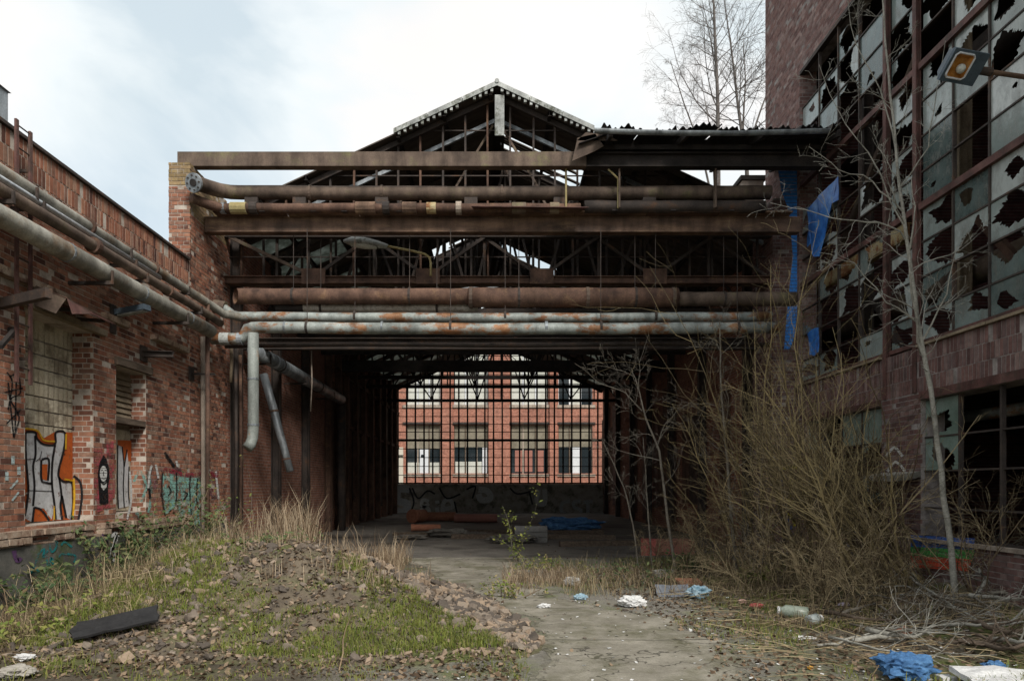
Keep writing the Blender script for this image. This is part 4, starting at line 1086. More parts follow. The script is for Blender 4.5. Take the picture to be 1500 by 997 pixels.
for px in (520, 740, 960): hang(t_, px, 15.0, z, 0.105)
mb = MB(); ring(mb, pY(322,450,15.0), (1,0,-0.2), 0.15, 0.25, 12); mb.build('elbow_sleeve', M['rust_brown'], t_)
zc = gz(480, 14.75)
el = [pY(310,496,14.75), pY(347,496,14.75), pY(356,494,14.75), pY(360,488,14.75), pY(363,482,14.75), pY(370,480,14.75)]
t_, z, _ = gpipe('lower pale grey rust-stained pipe with stepped elbow and hanging downpipe', 479.5, 14.75, 0.125, 380, 1142, M['grey_pipe'], 0.03, extra_l=el)
for px in (450, 660, 880, 1080): hang(t_, px, 14.75, z, 0.125)
for px, w in ((330,.2),(352,.1),(418,.04),(560,.04),(800,.06)):
    mb = MB(); ring(mb, (gx(px,14.75),14.75, gz(496 if px<355 else 479.5,14.75)), (1,0,0), 0.135, w, 16); mb.build('collar', M['zinc'] if px != 330 else M['fibre_cement'], t_)
MB().tube([pY(371,488,14.7), pY(371,560,14.7), pY(371,625,14.7), pY(370,641,14.7), pY(367,650,14.66), pY(362,656,14.6)], 0.115, 16).build('downpipe', M['grey_down'], t_, True)
for py in (555, 622): 
    mb = MB(); ring(mb, pY(371,py,14.7), (0,0,1), 0.125, 0.04, 16); mb.build('collar', M['zinc'], t_)
# conduit cables under
pipe('dark conduit slung beneath the grey pipes', 'conduit', [pY(330,507,15.6), pY(520,504,15.6), pY(760,506,15.6), pY(960,503,15.6), pY(1130,505,15.6)], 0.05, M['dark_steel'], n=8)
# duct along the inside wall, leaning broken pipe
pipe('wide dark grey duct running into the hall along the left wall', 'hall_duct', [(-5.9,16.6,5.0),(-5.9,20,5.0),(-5.9,25.9,4.98)], 0.18, M['zinc'], n=16, flanges=[((-5.9,18.5,5.0),(0,1,0),0.2),((-5.9,22.5,4.99),(0,1,0),0.2),((-5.9,25.9,4.98),(0,1,0),0.2)], fmat=M['dark_steel'], brackets=[(-5.9,y,4.99) for y in (17.2,20.5,24)], wallx=HL)
pipe('dark upright pipe dropping from the end of the hall duct', 'downpipe', [(-5.95,26.1,0.0),(-5.95,26.1,4.9)], 0.16, M['dark_steel'])
pipe('broken grey pipe leaning down below the hall duct', 'broken_pipe', [pY(386,548,16.9), pY(398,590,16.9), pY(411,638,16.85), pY(425,690,16.8)], [0.10,0.10,0.095,0.09], M['zinc'], flanges=[(pY(401,602,16.88),(0.2,0,-1),0.115),(pY(420,672,16.82),(0.2,0,-1),0.105)])
pipe('thin hanging cable in front of the dark hall wall', 'cable', [pY(456,505,17.2), pY(457,560,17.2), pY(455,602,17.2)], 0.018, M['plaster'], 'cable', 6)
for i, (px, y0, y1, mt, yy_) in enumerate(((345,500,800,'dark_steel',15.9),(352,520,815,'rust',16.0),(338,495,560,'timber_pale',15.8))):
    lab = ['black upright conduit at the gateway corner','rust-red upright conduit at the gateway corner','short pale conduit hanging at the gateway corner'][i]
    a = pY(px, y0, yy_); b = pY(px, y1, yy_); b.z = max(b.z, 0.0) if i == 2 else 0.0
    pipe(lab, 'conduit', [b, (a+b)/2 + Vector((0.02,0,0)), a], 0.04, M[mt], n=8)
# gooseneck lamp on the girder
gl = thing('gooseneck_lamp', 'pale green gooseneck street lamp hanging in the girder lattice', 'lamp', tuple(pY(631,404,15.8)))
MB().tube([pY(631,404,15.8), pY(631,385,15.8), pY(629,377,15.8), pY(622,372,15.8), pY(604,367.5,15.8), pY(580,363,15.8), pY(560,359,15.8)], 0.028, 8).build('arm', M['yellow_pole'], gl, True)
MB().tube([pY(568,361,15.8), pY(555,358.5,15.8), pY(535,355,15.8), pY(515,353.5,15.8), pY(503,353,15.8)], [0.05,0.085,0.115,0.105,0.03], 12).build('shade', M['fibre_cement'], gl, True)
MB().tube([pY(552,362,15.79), pY(535,359.5,15.79), pY(515,357.5,15.79)], [0.05,0.085,0.06], 10).build('lens', M['curtain'], gl, True)

# ================================================================== CORRUGATED CANOPY
cp = thing('corrugated_canopy', 'sagging black corrugated-iron canopy with zinc gutter beside the right building', 'canopy', (4.2, 14.5, 8.75))
rg = random.Random(61)
xl = 2.15; xr = 6.98; Yc0, Yc1 = 13.85, 17.3
sheets = [2.15, 2.95, 3.75, 4.55, 5.3, 6.1, 6.98]
for i, (a, b) in enumerate(zip(sheets, sheets[1:])):
    n = int((b-a)/0.024); mb = MB(); rows = [Yc0 + rg.uniform(-0.15, 0.2), 15.5, Yc1]
    lift = rg.uniform(-0.03, 0.06); 
    for j, y in enumerate(rows):
        for k in range(n+1):
            x = a + (b-a)*k/n
            z = 8.96 + (y-Yc0)*0.26 + 0.034*math.sin(x*2*math.pi/0.125) + lift*(1-j/2) + 0.03*fbm(x*1.5, y)
            mb.v.append((x, y + (0.22*fbm(x*2.5, 3) if j == 0 else 0), z + (0.07*fbm(x*4, 9) if j == 0 else 0)))
    for j in range(2):
        for k in range(n): mb.f.append((j*(n+1)+k, j*(n+1)+k+1, (j+1)*(n+1)+k+1, (j+1)*(n+1)+k)); mb.r.append(0.5)
    mb.build('corrugated_sheet', M['roof_dark'], cp)
mb = MB()
G = []
for i in range(15):
    x = 1.95 + (6.68-1.95)*i/14; G.append((x, 13.72, 8.86 - 0.05*math.sin(math.pi*i/14) + 0.015*fbm(x*2, 1)))
mb = MB(); NN = 8
for i, p in enumerate(G):
    for k in range(NN+1):
        a = math.pi + math.pi*k/NN; mb.v.append((p[0], p[1] + 0.07*math.cos(a), p[2] + 0.07*math.sin(a)))
for i in range(len(G)-1):
    for k in range(NN): mb.f.append((i*(NN+1)+k, i*(NN+1)+k+1, (i+1)*(NN+1)+k+1, (i+1)*(NN+1)+k)); mb.r.append(0.5)
mb.build('gutter', M['zinc'], cp)
for y, z in ((14.5, 8.83), (15.9, 9.38), (17.1, 9.7)):
    MB().bar((1.9, y, z+0.05), (6.98, y, z+0.05), 0.1, 0.1).build('purlin', M['black_steel'], cp)
for x in (2.3, 3.85, 5.4, 6.9): MB().bar((x, 13.75, 8.80), (x, 17.25, 9.68), 0.07, 0.11).build('rafter', M['black_steel'], cp)
for i in range(9):                                    # soffit boards, dark
    xa = 1.95 + i*0.56
    MB().box(xa, xa+0.54, 14.62, 14.64, 8.76+0.01*(i%2), 9.12).build('soffit_board', M['roof_dark'], cp)
for (pts) in ([(838,236),(846,202),(872,196),(884,214),(870,222)], [(845,206),(858,194),(890,198),(905,206)]):
    P = [pY(a, b, 14.2) for a, b in pts]
    MB().prism(P, (0.02, 0.03, 0.01)).build('torn_sheet', M['rust_brown'], cp)
MB().prism([Vector((1.7,14.1,8.78)), Vector((2.3,14.1,8.98)), Vector((2.3,15.6,9.3)), Vector((1.6,15.4,9.0))], (0,0,0.015)).build('torn_sheet', M['roof_dark'], cp)
# plaster stack between hall and right building
ch = thing('plaster_stack', 'peeling plastered brick stack showing in the sky gap under the canopy', 'chimney', (6.9, 19.3, 0))
MB().box(6.45+0.45, 7.5, 19.2, 19.8, 0, 10.3).build('shaft', M['plaster'], ch)
MB().box(6.84, 7.56, 19.14, 19.86, 10.303, 10.42).build('cap', M['roof_dark'], ch)

# ================================================================== RIGHT: FACTORY BLOCK WITH BROKEN GLAZING
WR = 7.0
M['brick_purple'] = brick_mat('brick_purple_red', [(0.15,0.09,0.082),(0.215,0.125,0.112),(0.27,0.162,0.145),(0.21,0.145,0.135),(0.36,0.26,0.235)], soot_lo=0.6, soot_hi=0.82, pale=(0.32,0.28,0.27))
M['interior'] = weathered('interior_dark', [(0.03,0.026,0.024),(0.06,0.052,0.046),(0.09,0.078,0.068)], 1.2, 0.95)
blk = thing('factory_block', 'tall dark brick factory block with wall of smashed windows', 'building', (9, 10, 0))
U = (3.4, 15.8, 4.0, 11.28); L1 = (12.42, 15.5, 0.8, 3.15); L2 = (3.5, 11.28, 0.8, 3.12)
mb = MB(); core(mb, [2.5, 17.8], [-0.3, 15.0], [U, L1, L2], lambda m_, a, b, c, d: m_.box(WR+0.003, WR+0.4, a, b, c, d))
rwall = mb.build('wall', M['mortar_dark'], blk)
pr_ = lambda u, v, d: Vector((WR - d, u, v))
lay(rwall, brick_rects(2.5, 17.8, 3.25, 4.0, [], soldier=True, seed=71), pr_, 'brick_dark', 300, 72, missing=0.006)
pier = brick_rects(11.28, 12.42, 0.8, 3.24, seed=73) + brick_rects(2.5, 17.8, 0.0, 0.8, seed=74) + brick_rects(15.5, 17.8, 0.8, 3.24, seed=75)
lay(rwall, pier, pr_, 'brick_dark', 0, 76, rest='bricks')
lay(rwall, brick_rects(15.8, 17.8, 4.01, 11.28, seed=77) + brick_rects(2.5, 17.8, 11.29, 15.0, seed=78), pr_, 'brick_purple', 0, 79, missing=0.004, rest='bricks')
for (o, z0, z1) in ((15.8, 4.0, 11.28), (15.5, 0.8, 3.15)):
    lay(rwall, brick_rects(WR+0.008, WR+0.39, z0, z1, seed=80), (lambda Y: (lambda u, v, d: Vector((u, Y - d, v))))(o), 'brick_purple', 0, 81, back=0.02, missing=0, proud=(0.001, 0.004), rest='bricks')
lay(rwall, brick_rects(WR+0.008, WR+0.39, 0.8, 3.12, seed=82), lambda u, v, d: Vector((u, 11.28 - d + 0.0, v)) if False else Vector((u, 12.42 + d, v)), 'brick_dark', 0, 83, back=0.02, missing=0, proud=(0.001,0.004), rest='bricks')
# far-end wall seen past the corner, body and interior
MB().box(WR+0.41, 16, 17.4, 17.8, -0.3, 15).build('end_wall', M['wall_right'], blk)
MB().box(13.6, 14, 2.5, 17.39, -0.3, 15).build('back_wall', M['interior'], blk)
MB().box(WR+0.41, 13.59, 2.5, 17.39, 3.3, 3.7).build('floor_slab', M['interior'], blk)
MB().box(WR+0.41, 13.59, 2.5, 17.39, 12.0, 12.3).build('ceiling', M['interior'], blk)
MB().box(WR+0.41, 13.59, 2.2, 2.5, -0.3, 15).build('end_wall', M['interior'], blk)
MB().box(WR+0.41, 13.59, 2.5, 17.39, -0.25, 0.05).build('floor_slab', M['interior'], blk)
MB().box(WR-0.05, 16, 2.5, 17.8, 15.003, 15.25).build('roof', M['roof_dark'], blk)
# steel: posts, lintel channels, sills
for y in (12.30, 11.42): MB().ibeam((WR+0.02, y, 3.26), (WR+0.02, y, 11.27), 0.10, 0.09, 0.014, (1,0,0)).build('steel_post', M['red_steel'], blk)
MB().box(WR-0.035, WR-0.014, 2.6, 11.28, 3.125, 3.26).build('lintel', M['red_steel'], blk)
MB().box(WR-0.034, WR-0.014, 12.42, 15.55, 3.155, 3.27).build('lintel', M['red_steel'], blk)
MB().box(WR-0.06, WR+0.3, 2.6, 11.3, 0.803, 0.86).build('sill', M['plaster'], blk)
MB().box(WR-0.05, WR+0.3, 12.42, 15.5, 0.803, 0.85).build('sill', M['concrete'], blk)
for a, b in ((3.4, 11.33), (12.4, 15.8)):
    y = a
    while y < b:
        e = min(y+0.9, b); MB().box(WR-0.05-random.uniform(0,.015), WR+0.05, y+0.004, e-0.004, 4.003, 4.045).build('sill', M['timber_pale'], blk); y += 0.9

def glass_mat():
    m, t, b, o = newmat('wired_glass')
    p = position(t)
    c = ramp(t, math_(t, 'ADD', math_(t, 'MULTIPLY', noise(t, 1.8, 8, 0.75, p), 0.5), math_(t, 'MULTIPLY', attr(t), 0.55)), [(0.06,0.09,0.088),(0.19,0.24,0.23),(0.33,0.385,0.37),(0.52,0.56,0.545)], 0.22, 0.78)
    dirt = step(t, noise(t, 4, 9, 0.78, position(t, (1.6,1.6,0.7))), 0.47, 0.64)
    c = mixc_(t, math_(t, 'MULTIPLY', dirt, 0.72), c, (0.11,0.105,0.09))
    t.links.new(c, b.inputs['Base Color'])
    b.inputs['Specular IOR Level'].default_value = 0.8
    t.links.new(math_(t, 'ADD', math_(t, 'MULTIPLY', dirt, 0.35), 0.10), b.inputs['Roughness'])
    bump(t, b, noise(t, 9, 3, 0.5, p), 0.25, 0.012)
    tr = t.nodes.new('ShaderNodeBsdfTransparent'); tr.inputs[0].default_value = (0.75,0.82,0.80,1)
    mx_ = t.nodes.new('ShaderNodeMixShader')
    t.links.new(math_(t, 'ADD', math_(t, 'MULTIPLY', dirt, -0.1), 0.20), mx_.inputs[0])
    t.links.new(b.outputs[0], mx_.inputs[1]); t.links.new(tr.outputs[0], mx_.inputs[2]); t.links.new(mx_.outputs[0], o.inputs['Surface'])
    return m
M['glass'] = glass_mat()
def pane(parent, y0, y1, z0, z1, base, rg, xp=WR+0.07, mat=None):
    """a pane with a ragged hole of relative size base (0 = whole)"""
    mb = MB(); th = 0.006; rn = rg.random()
    xp += rg.uniform(-0.004, 0.004); tl = rg.uniform(-0.006, 0.006)
    if base <= 0:
        mb.add([(xp,y0,z0),(xp,y1,z0),(xp+tl,y1,z1),(xp+tl,y0,z1),(xp+th,y0,z0),(xp+th,y1,z0),(xp+th+tl,y1,z1),(xp+th+tl,y0,z1)], [(0,3,2,1),(4,5,6,7),(0,1,5,4),(1,2,6,5),(2,3,7,6),(3,0,4,7)], rn)
    else:
        N_ = 64; per = []
        for i in range(N_):
            s = 4*i/N_; k = int(s); f = s-k
            per.append([(y0+(y1-y0)*f, z0), (y1, z0+(z1-z0)*f), (y1-(y1-y0)*f, z1), (y0, z1-(z1-z0)*f)][k])
        cy_ = (y0+y1)/2 + (y1-y0)*rg.uniform(-.22,.22); cz_ = (z0+z1)/2 + (z1-z0)*rg.uniform(-.22,.22)
        # hole outline: a few straight cracks between random corners
        nv = rg.randint(5, 11); an = sorted((2*math.pi*(k + rg.uniform(-.42,.42))/nv) % (2*math.pi) for k in range(nv))
        hv = []
        for k, a in enumerate(an):
            q = base*(rg.uniform(0.45, 1.0) if rg.random() < 0.45 else rg.uniform(0.9, 1.6))
            hv.append((math.cos(a)*q*(y1-y0)/2*1.15, math.sin(a)*q*(z1-z0)/2*1.15))
        rr = []
        for p in per:
            dy_, dz_ = p[0]-cy_, p[1]-cz_; best = 0.02
            for k in range(nv):
                (ay, az), (by, bz) = hv[k], hv[(k+1) % nv]
                ey, ez = by-ay, bz-az; den = dy_*ez - dz_*ey
                if abs(den) < 1e-9: continue
                t1 = (ay*ez - az*ey)/den; t2 = (ay*dz_ - az*dy_)/den
                if t1 > 0 and -1e-6 <= t2 <= 1.000001: best = max(best, t1)
            rr.append(min(1.0, best*rg.uniform(0.86, 1.12)))
        inn = [(cy_+(p[0]-cy_)*r, cz_+(p[1]-cz_)*r) for p, r in zip(per, rr)]
        gone = [rr[i] > 0.985 and rr[(i+1) % N_] > 0.985 for i in range(N_)]
        if all(gone): return
        i0 = gone.index(True) if any(gone) else 0
        for c in range(N_):
            i = (i0 + c) % N_; j = (i+1) % N_
            if gone[i]:
                if len(mb.f) > 3: mb.build('pane', mat or M['glass'], parent)
                mb = MB(); continue
            q = [per[i], per[j], inn[j], inn[i]]
            mb.add([(xp,a,b) for a, b in q] + [(xp+th,a,b) for a, b in q], [(0,1,2,3),(7,6,5,4),(2,6,7,3)], rn)
        if not mb.f: return
    mb.build('pane', mat or M['glass'], parent)
rg = random.Random(91)
glz = MB().box(WR+0.04, WR+0.13, 3.41, 15.79, 4.05, 4.12).build('window', M['red_steel'], blk)
ZR = [4.0 + 0.5833*k for k in range(13)]
for k, z in enumerate(ZR[1:-1], 1):
    big = k % 4 == 0
    h = 0.055 if big else 0.014
    for a, b in ((3.42, 11.34), (11.50, 12.22), (12.38, 15.78)):
        if not big and rg.random() < 0.12 and a > 12: continue
        MB().box(WR+(0.0 if big else 0.05), WR+0.10, a, b, z-h, z+h).build('transom' if big else 'glazing_bar', M['red_steel'] if big else M['dark_steel'], glz)
MB().box(WR+0.0, WR+0.12, 3.42, 15.79, 11.20, 11.275).build('head', M['dark_steel'], glz)
colsB = [11.34, 10.56, 9.78, 9.06, 8.3, 7.5, 6.7, 5.9, 5.1, 4.3, 3.45]
colsA = [15.79, 14.95, 14.12, 13.30, 12.4]
for y in colsB[1:-1] + colsA[1:-1]:
    zz = 4.1
    MB().box(WR+0.045, WR+0.105, y-0.016, y+0.016, 4.1, 11.2).build('mullion', M['dark_steel'], glz)
o_, s_, b_ = 0.0, 0.28, 0.72     # whole, small hole, mostly gone
x_ = 0.97
stB = {0: [0.5,0.6,b_,b_,s_*.5,o_,s_,x_,x_,b_,b_,x_], 1: [b_,x_,b_,s_,x_,x_,o_,b_,b_,b_,o_,s_], 2: [0.6,b_,x_,s_,o_,s_*.5,b_,b_,x_,b_,o_,b_]}
for i, (y1, y0) in enumerate(zip(colsB, colsB[1:])):
    for k in range(12):
        st = stB[i][k] if i in stB else rg.choice([o_,o_,s_,s_,b_,b_,x_])
        st = st if st == 0 else st*rg.uniform(0.75, 1.45)
        if st > 1.05: continue
        pane(glz, y0+0.017, y1-0.017, ZR[k]+(0.13 if k == 0 else 0.016), ZR[k+1]-0.016 if k < 11 else 11.19, st, rg)
for k in range(12): 
    st = rg.choice([b_, x_, x_, b_, 0.5])
    if rg.random() < 0.75: pane(glz, 11.50, 12.22, ZR[k]+(0.13 if k == 0 else 0.016), min(ZR[k+1]-0.016, 11.19), st*rg.uniform(.9,1.15), rg)
for i, (y1, y0) in enumerate(zip(colsA, colsA[1:])):
    for k in range(12):
        if k >= 9 and rg.random() < (0.8 if i < 2 else 0.5): st = rg.choice([o_, s_, 0.5])
        else: st = rg.choice([b_, 0.9, x_, x_, 1.05])
        if i == 3 and k == 0: st = 0.2
        if rg.random() < 0.55 and st > .3: continue
        pane(glz, y0+0.017, y1-0.017, ZR[k]+(0.13 if k == 0 else 0.016), min(ZR[k+1]-0.016, 11.19), st, rg)
# lower windows
M['green_glass'] = weathered('green_glass', [(0.10,0.15,0.125),(0.17,0.235,0.20),(0.24,0.30,0.27)], 2, 0.3, spec=0.5)
for (o, nc) in ((L1, 4), (L2, 9)):
    w = MB().box(WR+0.05, WR+0.12, o[0]+0.01, o[1]-0.01, o[2]+0.062, o[2]+0.10).build('window', M['dark_steel'], blk)
    ysn = [o[0] + (o[1]-o[0])*i/nc for i in range(nc+1)]
    zsn = [o[2]+0.1, 1.35, 1.95, 2.5, o[3]]
    for y in ysn[1:-1]: MB().box(WR+0.05, WR+0.11, y-0.022, y+0.022, o[2]+0.1, o[3]-0.004).build('mullion', M['dark_steel'], w)
    for z in zsn[1:-1]: MB().box(WR+0.06, WR+0.10, o[0]+0.01, o[1]-0.01, z-0.014, z+0.014).build('glazing_bar', M['dark_steel'], w)
    for i in range(nc):
        for k in range(4):
            st = rg.choice([x_, None, None, 1.0, None, None])
            if o is L1 and k == 3 and i < 2: st = 0.0
            if o is L2 and i == nc-1 and k >= 2: st = 0.75
            if st is None: continue
            pane(w, ysn[i]+0.024, ysn[i+1]-0.024, zsn[k]+0.016, zsn[k+1]-0.016, st, rg, mat=M['green_glass'] if rg.random() < 0.8 else M['glass'])
# inside: crane rail, ducts, columns, machinery
MB().ibeam((7.55, 17.3, 6.38), (7.55, 12.5, 6.38), 0.14, 0.30, 0.02).box(7.475, 7.49, 12.5, 17.3, 6.26, 6.50).build('beam', M['yellow_rust'], tag(thing('crane_rail', 'flaking yellow crane rail behind the broken panes', 'beam', (7.6, 15, 6.2))))
MB().tube([(8.6, 4, 7.9), (8.6, 9.9, 7.9), (8.6, 10.3, 7.7), (8.6, 10.45, 7.2), (8.6, 10.45, 3.7)], 0.42, 18).build('shell', M['plaster'], tag(thing('ventilation_duct', 'fat grey ventilation duct bend inside behind the missing panes', 'duct', (8.6, 10.4, 3.7))), True)
MB().tube([(8.3, 4, 5.4), (8.3, 17.2, 5.4)], 0.22, 14).build('shell', M['rust_brown'], tag(thing('steam_pipe', 'brown steam pipe running along inside the windows', 'pipe', (8.3, 10, 5.2))), True)
MB().tube([(8.9, 4, 9.6), (8.9, 17.2, 9.6)], 0.3, 14).build('shell', M['dark_steel'], tag(thing('steam_pipe', 'dark overhead pipe inside the upper windows', 'pipe', (8.9, 10, 9.3))), True)
for i, y in enumerate((5.2, 8.2, 11.6, 14.6)):
    MB().ibeam((7.9, y, 3.7), (7.9, y, 12.0), 0.2, 0.22, 0.02, (1,0,0)).build('shaft', M['timber_pale'] if i == 2 else M['dark_steel'], tag(thing('steel_column', 'steel column standing inside behind the broken glazing', 'column', (7.9, y, 3.7), 'columns inside the factory block')))
for i, (a, b) in enumerate((((7.7,9.2,4.0),(7.8,11.2,6.2)), ((7.8,8.0,8.6),(8.2,10.6,11.4)), ((7.75,12.6,3.75),(7.8,14.4,5.9)), ((8.0,13.0,9.9),(7.8,15.4,7.2)))):
    MB().bar(a, b, 0.09, 0.12).build('bar', M[['rust','timber_pale','dark_steel','rust_brown'][i]], tag(thing('fallen_brace', ['rusty brace leaning inside the near lower panes','pale timber brace slanting inside the top panes','dark brace leaning low behind the far bay','brown brace slanting high behind the far bay'][i], 'brace', tuple(a))))
tk = thing('storage_tank', 'rusty standing tank inside the dark ground floor windows', 'tank', (8.9, 9.6, 0.05))
MB().tube([(8.9,9.6,0.05),(8.9,9.6,2.5),(8.9,9.6,2.65)], [0.7,0.7,0.3], 20).build('shell', M['rust'], tk, True)
for z in (0.9, 1.8):
    m2 = MB(); ring(m2, (8.9,9.6,z), (0,0,1), 0.72, 0.06, 20); m2.build('hoop', M['dark_steel'], tk)
MB().box(7.75, 7.83, 8.2, 9.9, 0.06, 1.5).build('board', M['red_steel'], tag(thing('leaning_plate', 'red-brown steel panel leaning behind the ground floor bars', 'plate', (7.8, 9, 0.05))))
MB().tube([(8.1,4,2.9),(8.1,17,2.9)], 0.1, 10).build('shell', M['grey_pipe'], tag(thing('steam_pipe', 'pale pipe under the ground floor ceiling behind the bars', 'pipe', (8.1, 10, 2.8))), True)
# broken shelf on the pier, paint stripes on the low wall
MB().prism([Vector((6.98,11.25,1.85)), Vector((6.98,12.3,1.85)), Vector((6.55,12.15,1.80)), Vector((6.62,11.5,1.78)), Vector((6.72,11.2,1.80))], (0,0,0.10)).build('shelf', M['concrete'], tag(thing('broken_shelf', 'broken concrete shelf jutting from the brick pier', 'shelf', (6.8, 11.7, 1.8))))
onG = lambda x, y: pX(x, y, WR - 0.016)
lx = lambda d: Vector((-d, 0, 0))
decal(blk, [(1334,783),(1428,788),(1426,808),(1334,803)], onG, pm('blue', (0.05,0.13,0.42), 0.30, RH), lx(0))
decal(blk, [(1334,800),(1428,805),(1424,822),(1334,816)], onG, pm('green', (0.08,0.36,0.09), 0.30, RH), lx(0.003))
decal(blk, [(1334,813),(1424,819),(1420,836),(1334,830)], onG, pm('bright_red', (0.68,0.10,0.05), 0.28, RH), lx(0.006))
strokes(blk, [[(1298,668),(1310,655),(1322,668)], [(1300,690),(1312,676),(1326,690)]], onG, pm('white', (0.60,0.60,0.58), 0.24, RH), lx(0), 4)

# gate pier closing the hall on the right, blue paint and torn blue film
gp = thing('gate_pier', 'brick gate pier smeared with blue paint at the hall corner', 'pier', (6.7, 16, 0))
pcore = MB().box(6.45, 6.985, 15.95, 17.2, -0.2, 8.42).build('core', M['mortar_dark'], gp)
lay(pcore, brick_rects(6.44, 6.985, 0.0, 8.42, seed=101), lambda u, v, d: Vector((u, 15.945 - d, v)), 'brick_dark', 0, 102)
lay(pcore, brick_rects(15.945, 17.2, 0.0, 8.42, seed=103), lambda u, v, d: Vector((6.445 - d, u, v)), 'brick_dark', 0, 104)
Z4 = lambda *ps: [(1120 + a/3.02, 230 + b/3.02) for a, b in ps]
onGP = lambda x, y: pY(x, y, 15.925)
bluep = pm('blue_wash', (0.06,0.28,0.80), 0.24, RH)
decal(gp, Z4((60,60),(150,48),(153,190),(153,260),(153,430),(152,560),(146,680),(130,800),(112,850),(86,850),(96,720),(112,560),(124,430),(116,330),(108,240),(74,150)), onGP, bluep, Vector((0,-0.002,0)))
M['blue_film'] = weathered('blue_film', [(0.02,0.10,0.38),(0.04,0.19,0.62),(0.12,0.33,0.72)], 3, 0.4, bumps=0.4, bscale=14, spec=0.5)
def film(poly, label, xx):
    t_ = thing('plastic_sheet', label, 'sheet', tuple(pX(*poly[0], xx)))
    P = [pX(a, b, xx) for a, b in poly]
    mb = MB(); bm = bmesh.new()
    vs = [bm.verts.new(p) for p in P]; f = bm.faces.new(vs)
    bmesh.ops.triangulate(bm, faces=[f]); bmesh.ops.subdivide_edges(bm, edges=bm.edges[:], cuts=3, use_grid_fill=True)
    bmesh.ops.triangulate(bm, faces=bm.faces[:])
    for v in bm.verts: v.co.x += 0.035*fbm(v.co.y*3, v.co.z*3, 2)
    bmesh.ops.solidify(bm, geom=bm.faces[:], thickness=0.004)
    me = bpy.data.meshes.new('sheet'); bm.to_mesh(me); bm.free(); me.materials.append(M['blue_film'])
    link('sheet', me, t_)
film(Z4((192,235),(240,170),(328,85),(330,190),(285,215),(250,250),(240,320),(242,440),(215,440),(205,380),(190,400)), 'torn bright blue plastic sheet caught on the window jamb', 6.96)
film(Z4((194,785),(215,760),(240,752),(240,860),(222,880),(200,872)), 'small blue plastic scrap low on the window jamb', 6.96)

# floodlight on a rusty arm
fl = thing('floodlight', 'blue-grey floodlight with orange reflector on a rusty arm', 'lamp', tuple(pX(1545, 125, 7.0)))
Yl = 8.5
c_ = pY(1411, 98, Yl); u_ = (pY(1443, 103, Yl+0.05) - pY(1385, 92, Yl-0.05)).normalized()
n_ = Vector((-0.22, -0.72, -0.66)); n_ = (n_ - u_*n_.dot(u_)).normalized(); v_ = n_.cross(u_).normalized()
if v_.z < 0: v_ = -v_
Mf = Matrix((u_, v_, n_)).transposed()
def fb(cu, cv, cn_, su, sv, sn, name, mat):
    return MB().rbox(c_ + u_*cu + v_*cv + n_*cn_, (su, sv, sn), Mf).build(name, mat, fl)
hous = MB()
def frus(mb, a, b, na, nb):          # frustum housing
    A = [c_ + u_*su*a[0] + v_*sv*a[1] + n_*na for su, sv in ((-1,-1),(1,-1),(1,1),(-1,1))]
    B = [c_ + u_*su*b[0] + v_*sv*b[1] + n_*nb for su, sv in ((-1,-1),(1,-1),(1,1),(-1,1))]
    mb.add(A+B, [(3,2,1,0),(4,5,6,7),(0,1,5,4),(1,2,6,5),(2,3,7,6),(3,0,4,7)])
frus(hous, (0.17,0.12), (0.235,0.17), -0.19, -0.02)
hous.build('housing', M['blue_grey'], fl)
# front bezel with a real opening
mb = MB()
O_ = [(-0.245,-0.178),(0.245,-0.178),(0.245,0.178),(-0.245,0.178)]; I_ = [(-0.20,-0.125),(0.06,-0.125),(0.06,0.135),(-0.20,0.135)]
for nn, flip in ((0.03, False), (-0.018, True)):
    vs = [c_+u_*a+v_*b+n_*nn for a, b in O_+I_]
    fs = [(i, (i+1)%4, 4+(i+1)%4, 4+i) for i in range(4)]
    mb.add(vs, [tuple(reversed(f)) for f in fs] if flip else fs)
vs = [c_+u_*a+v_*b+n_*nn for nn in (0.03,-0.018) for a, b in O_]
mb.add(vs, [(i,4+i,4+(i+1)%4,(i+1)%4) for i in range(4)])
mb.build('bezel', M['blue_grey'], fl)
M['reflector'] = weathered('orange_reflector', [(0.30,0.11,0.015),(0.50,0.21,0.04),(0.60,0.32,0.10)], 9, 0.35, 0.3)
mb = MB(); I2 = [(-0.15,-0.08),(0.02,-0.08),(0.02,0.09),(-0.15,0.09)]
vs = [c_+u_*a+v_*b+n_*0.028 for a, b in I_] + [c_+u_*a+v_*b-n_*0.012 for a, b in I2]
mb.add(vs, [(i,(i+1)%4,4+(i+1)%4,4+i) for i in range(4)] + [(4,5,6,7)]); mb.build('reflector', M['reflector'], fl)
rim = [c_+u_*a+v_*b+n_*0.034 for a, b in ((-0.20,-0.10),(-0.17,-0.13),(0.03,-0.13),(0.065,-0.10),(0.065,0.11),(0.03,0.14),(-0.17,0.14),(-0.20,0.11),(-0.20,-0.10))]
MB().tube(rim, 0.012, 6).build('rim', M['white_panel'], fl)
bs = bmesh.new(); bmesh.ops.create_uvsphere(bs, u_segments=12, v_segments=8, radius=0.055)
me = bpy.data.meshes.new('bulb'); bs.to_mesh(me); bs.free(); me.materials.append(M['curtain']); me.polygons.foreach_set('use_smooth',[True]*len(me.polygons))
o = link('bulb', me, fl); o.location = c_ - u_*0.04 - v_*0.02 + n_*0.03
e = pY(1442, 102, Yl+0.05) + Vector((0,0.03,0)); wl_ = Vector((7.0, Yl+0.12, e.z - 0.10))
MB().tube([e - u_*0.02, e + (wl_-e)*0.4, wl_], 0.03, 10).build('arm', M['rust_beam'], fl, True)
MB().tube([e - u_*0.05, e + (wl_-e)*0.12], 0.05, 10).build('socket', M['dark_steel'], fl)
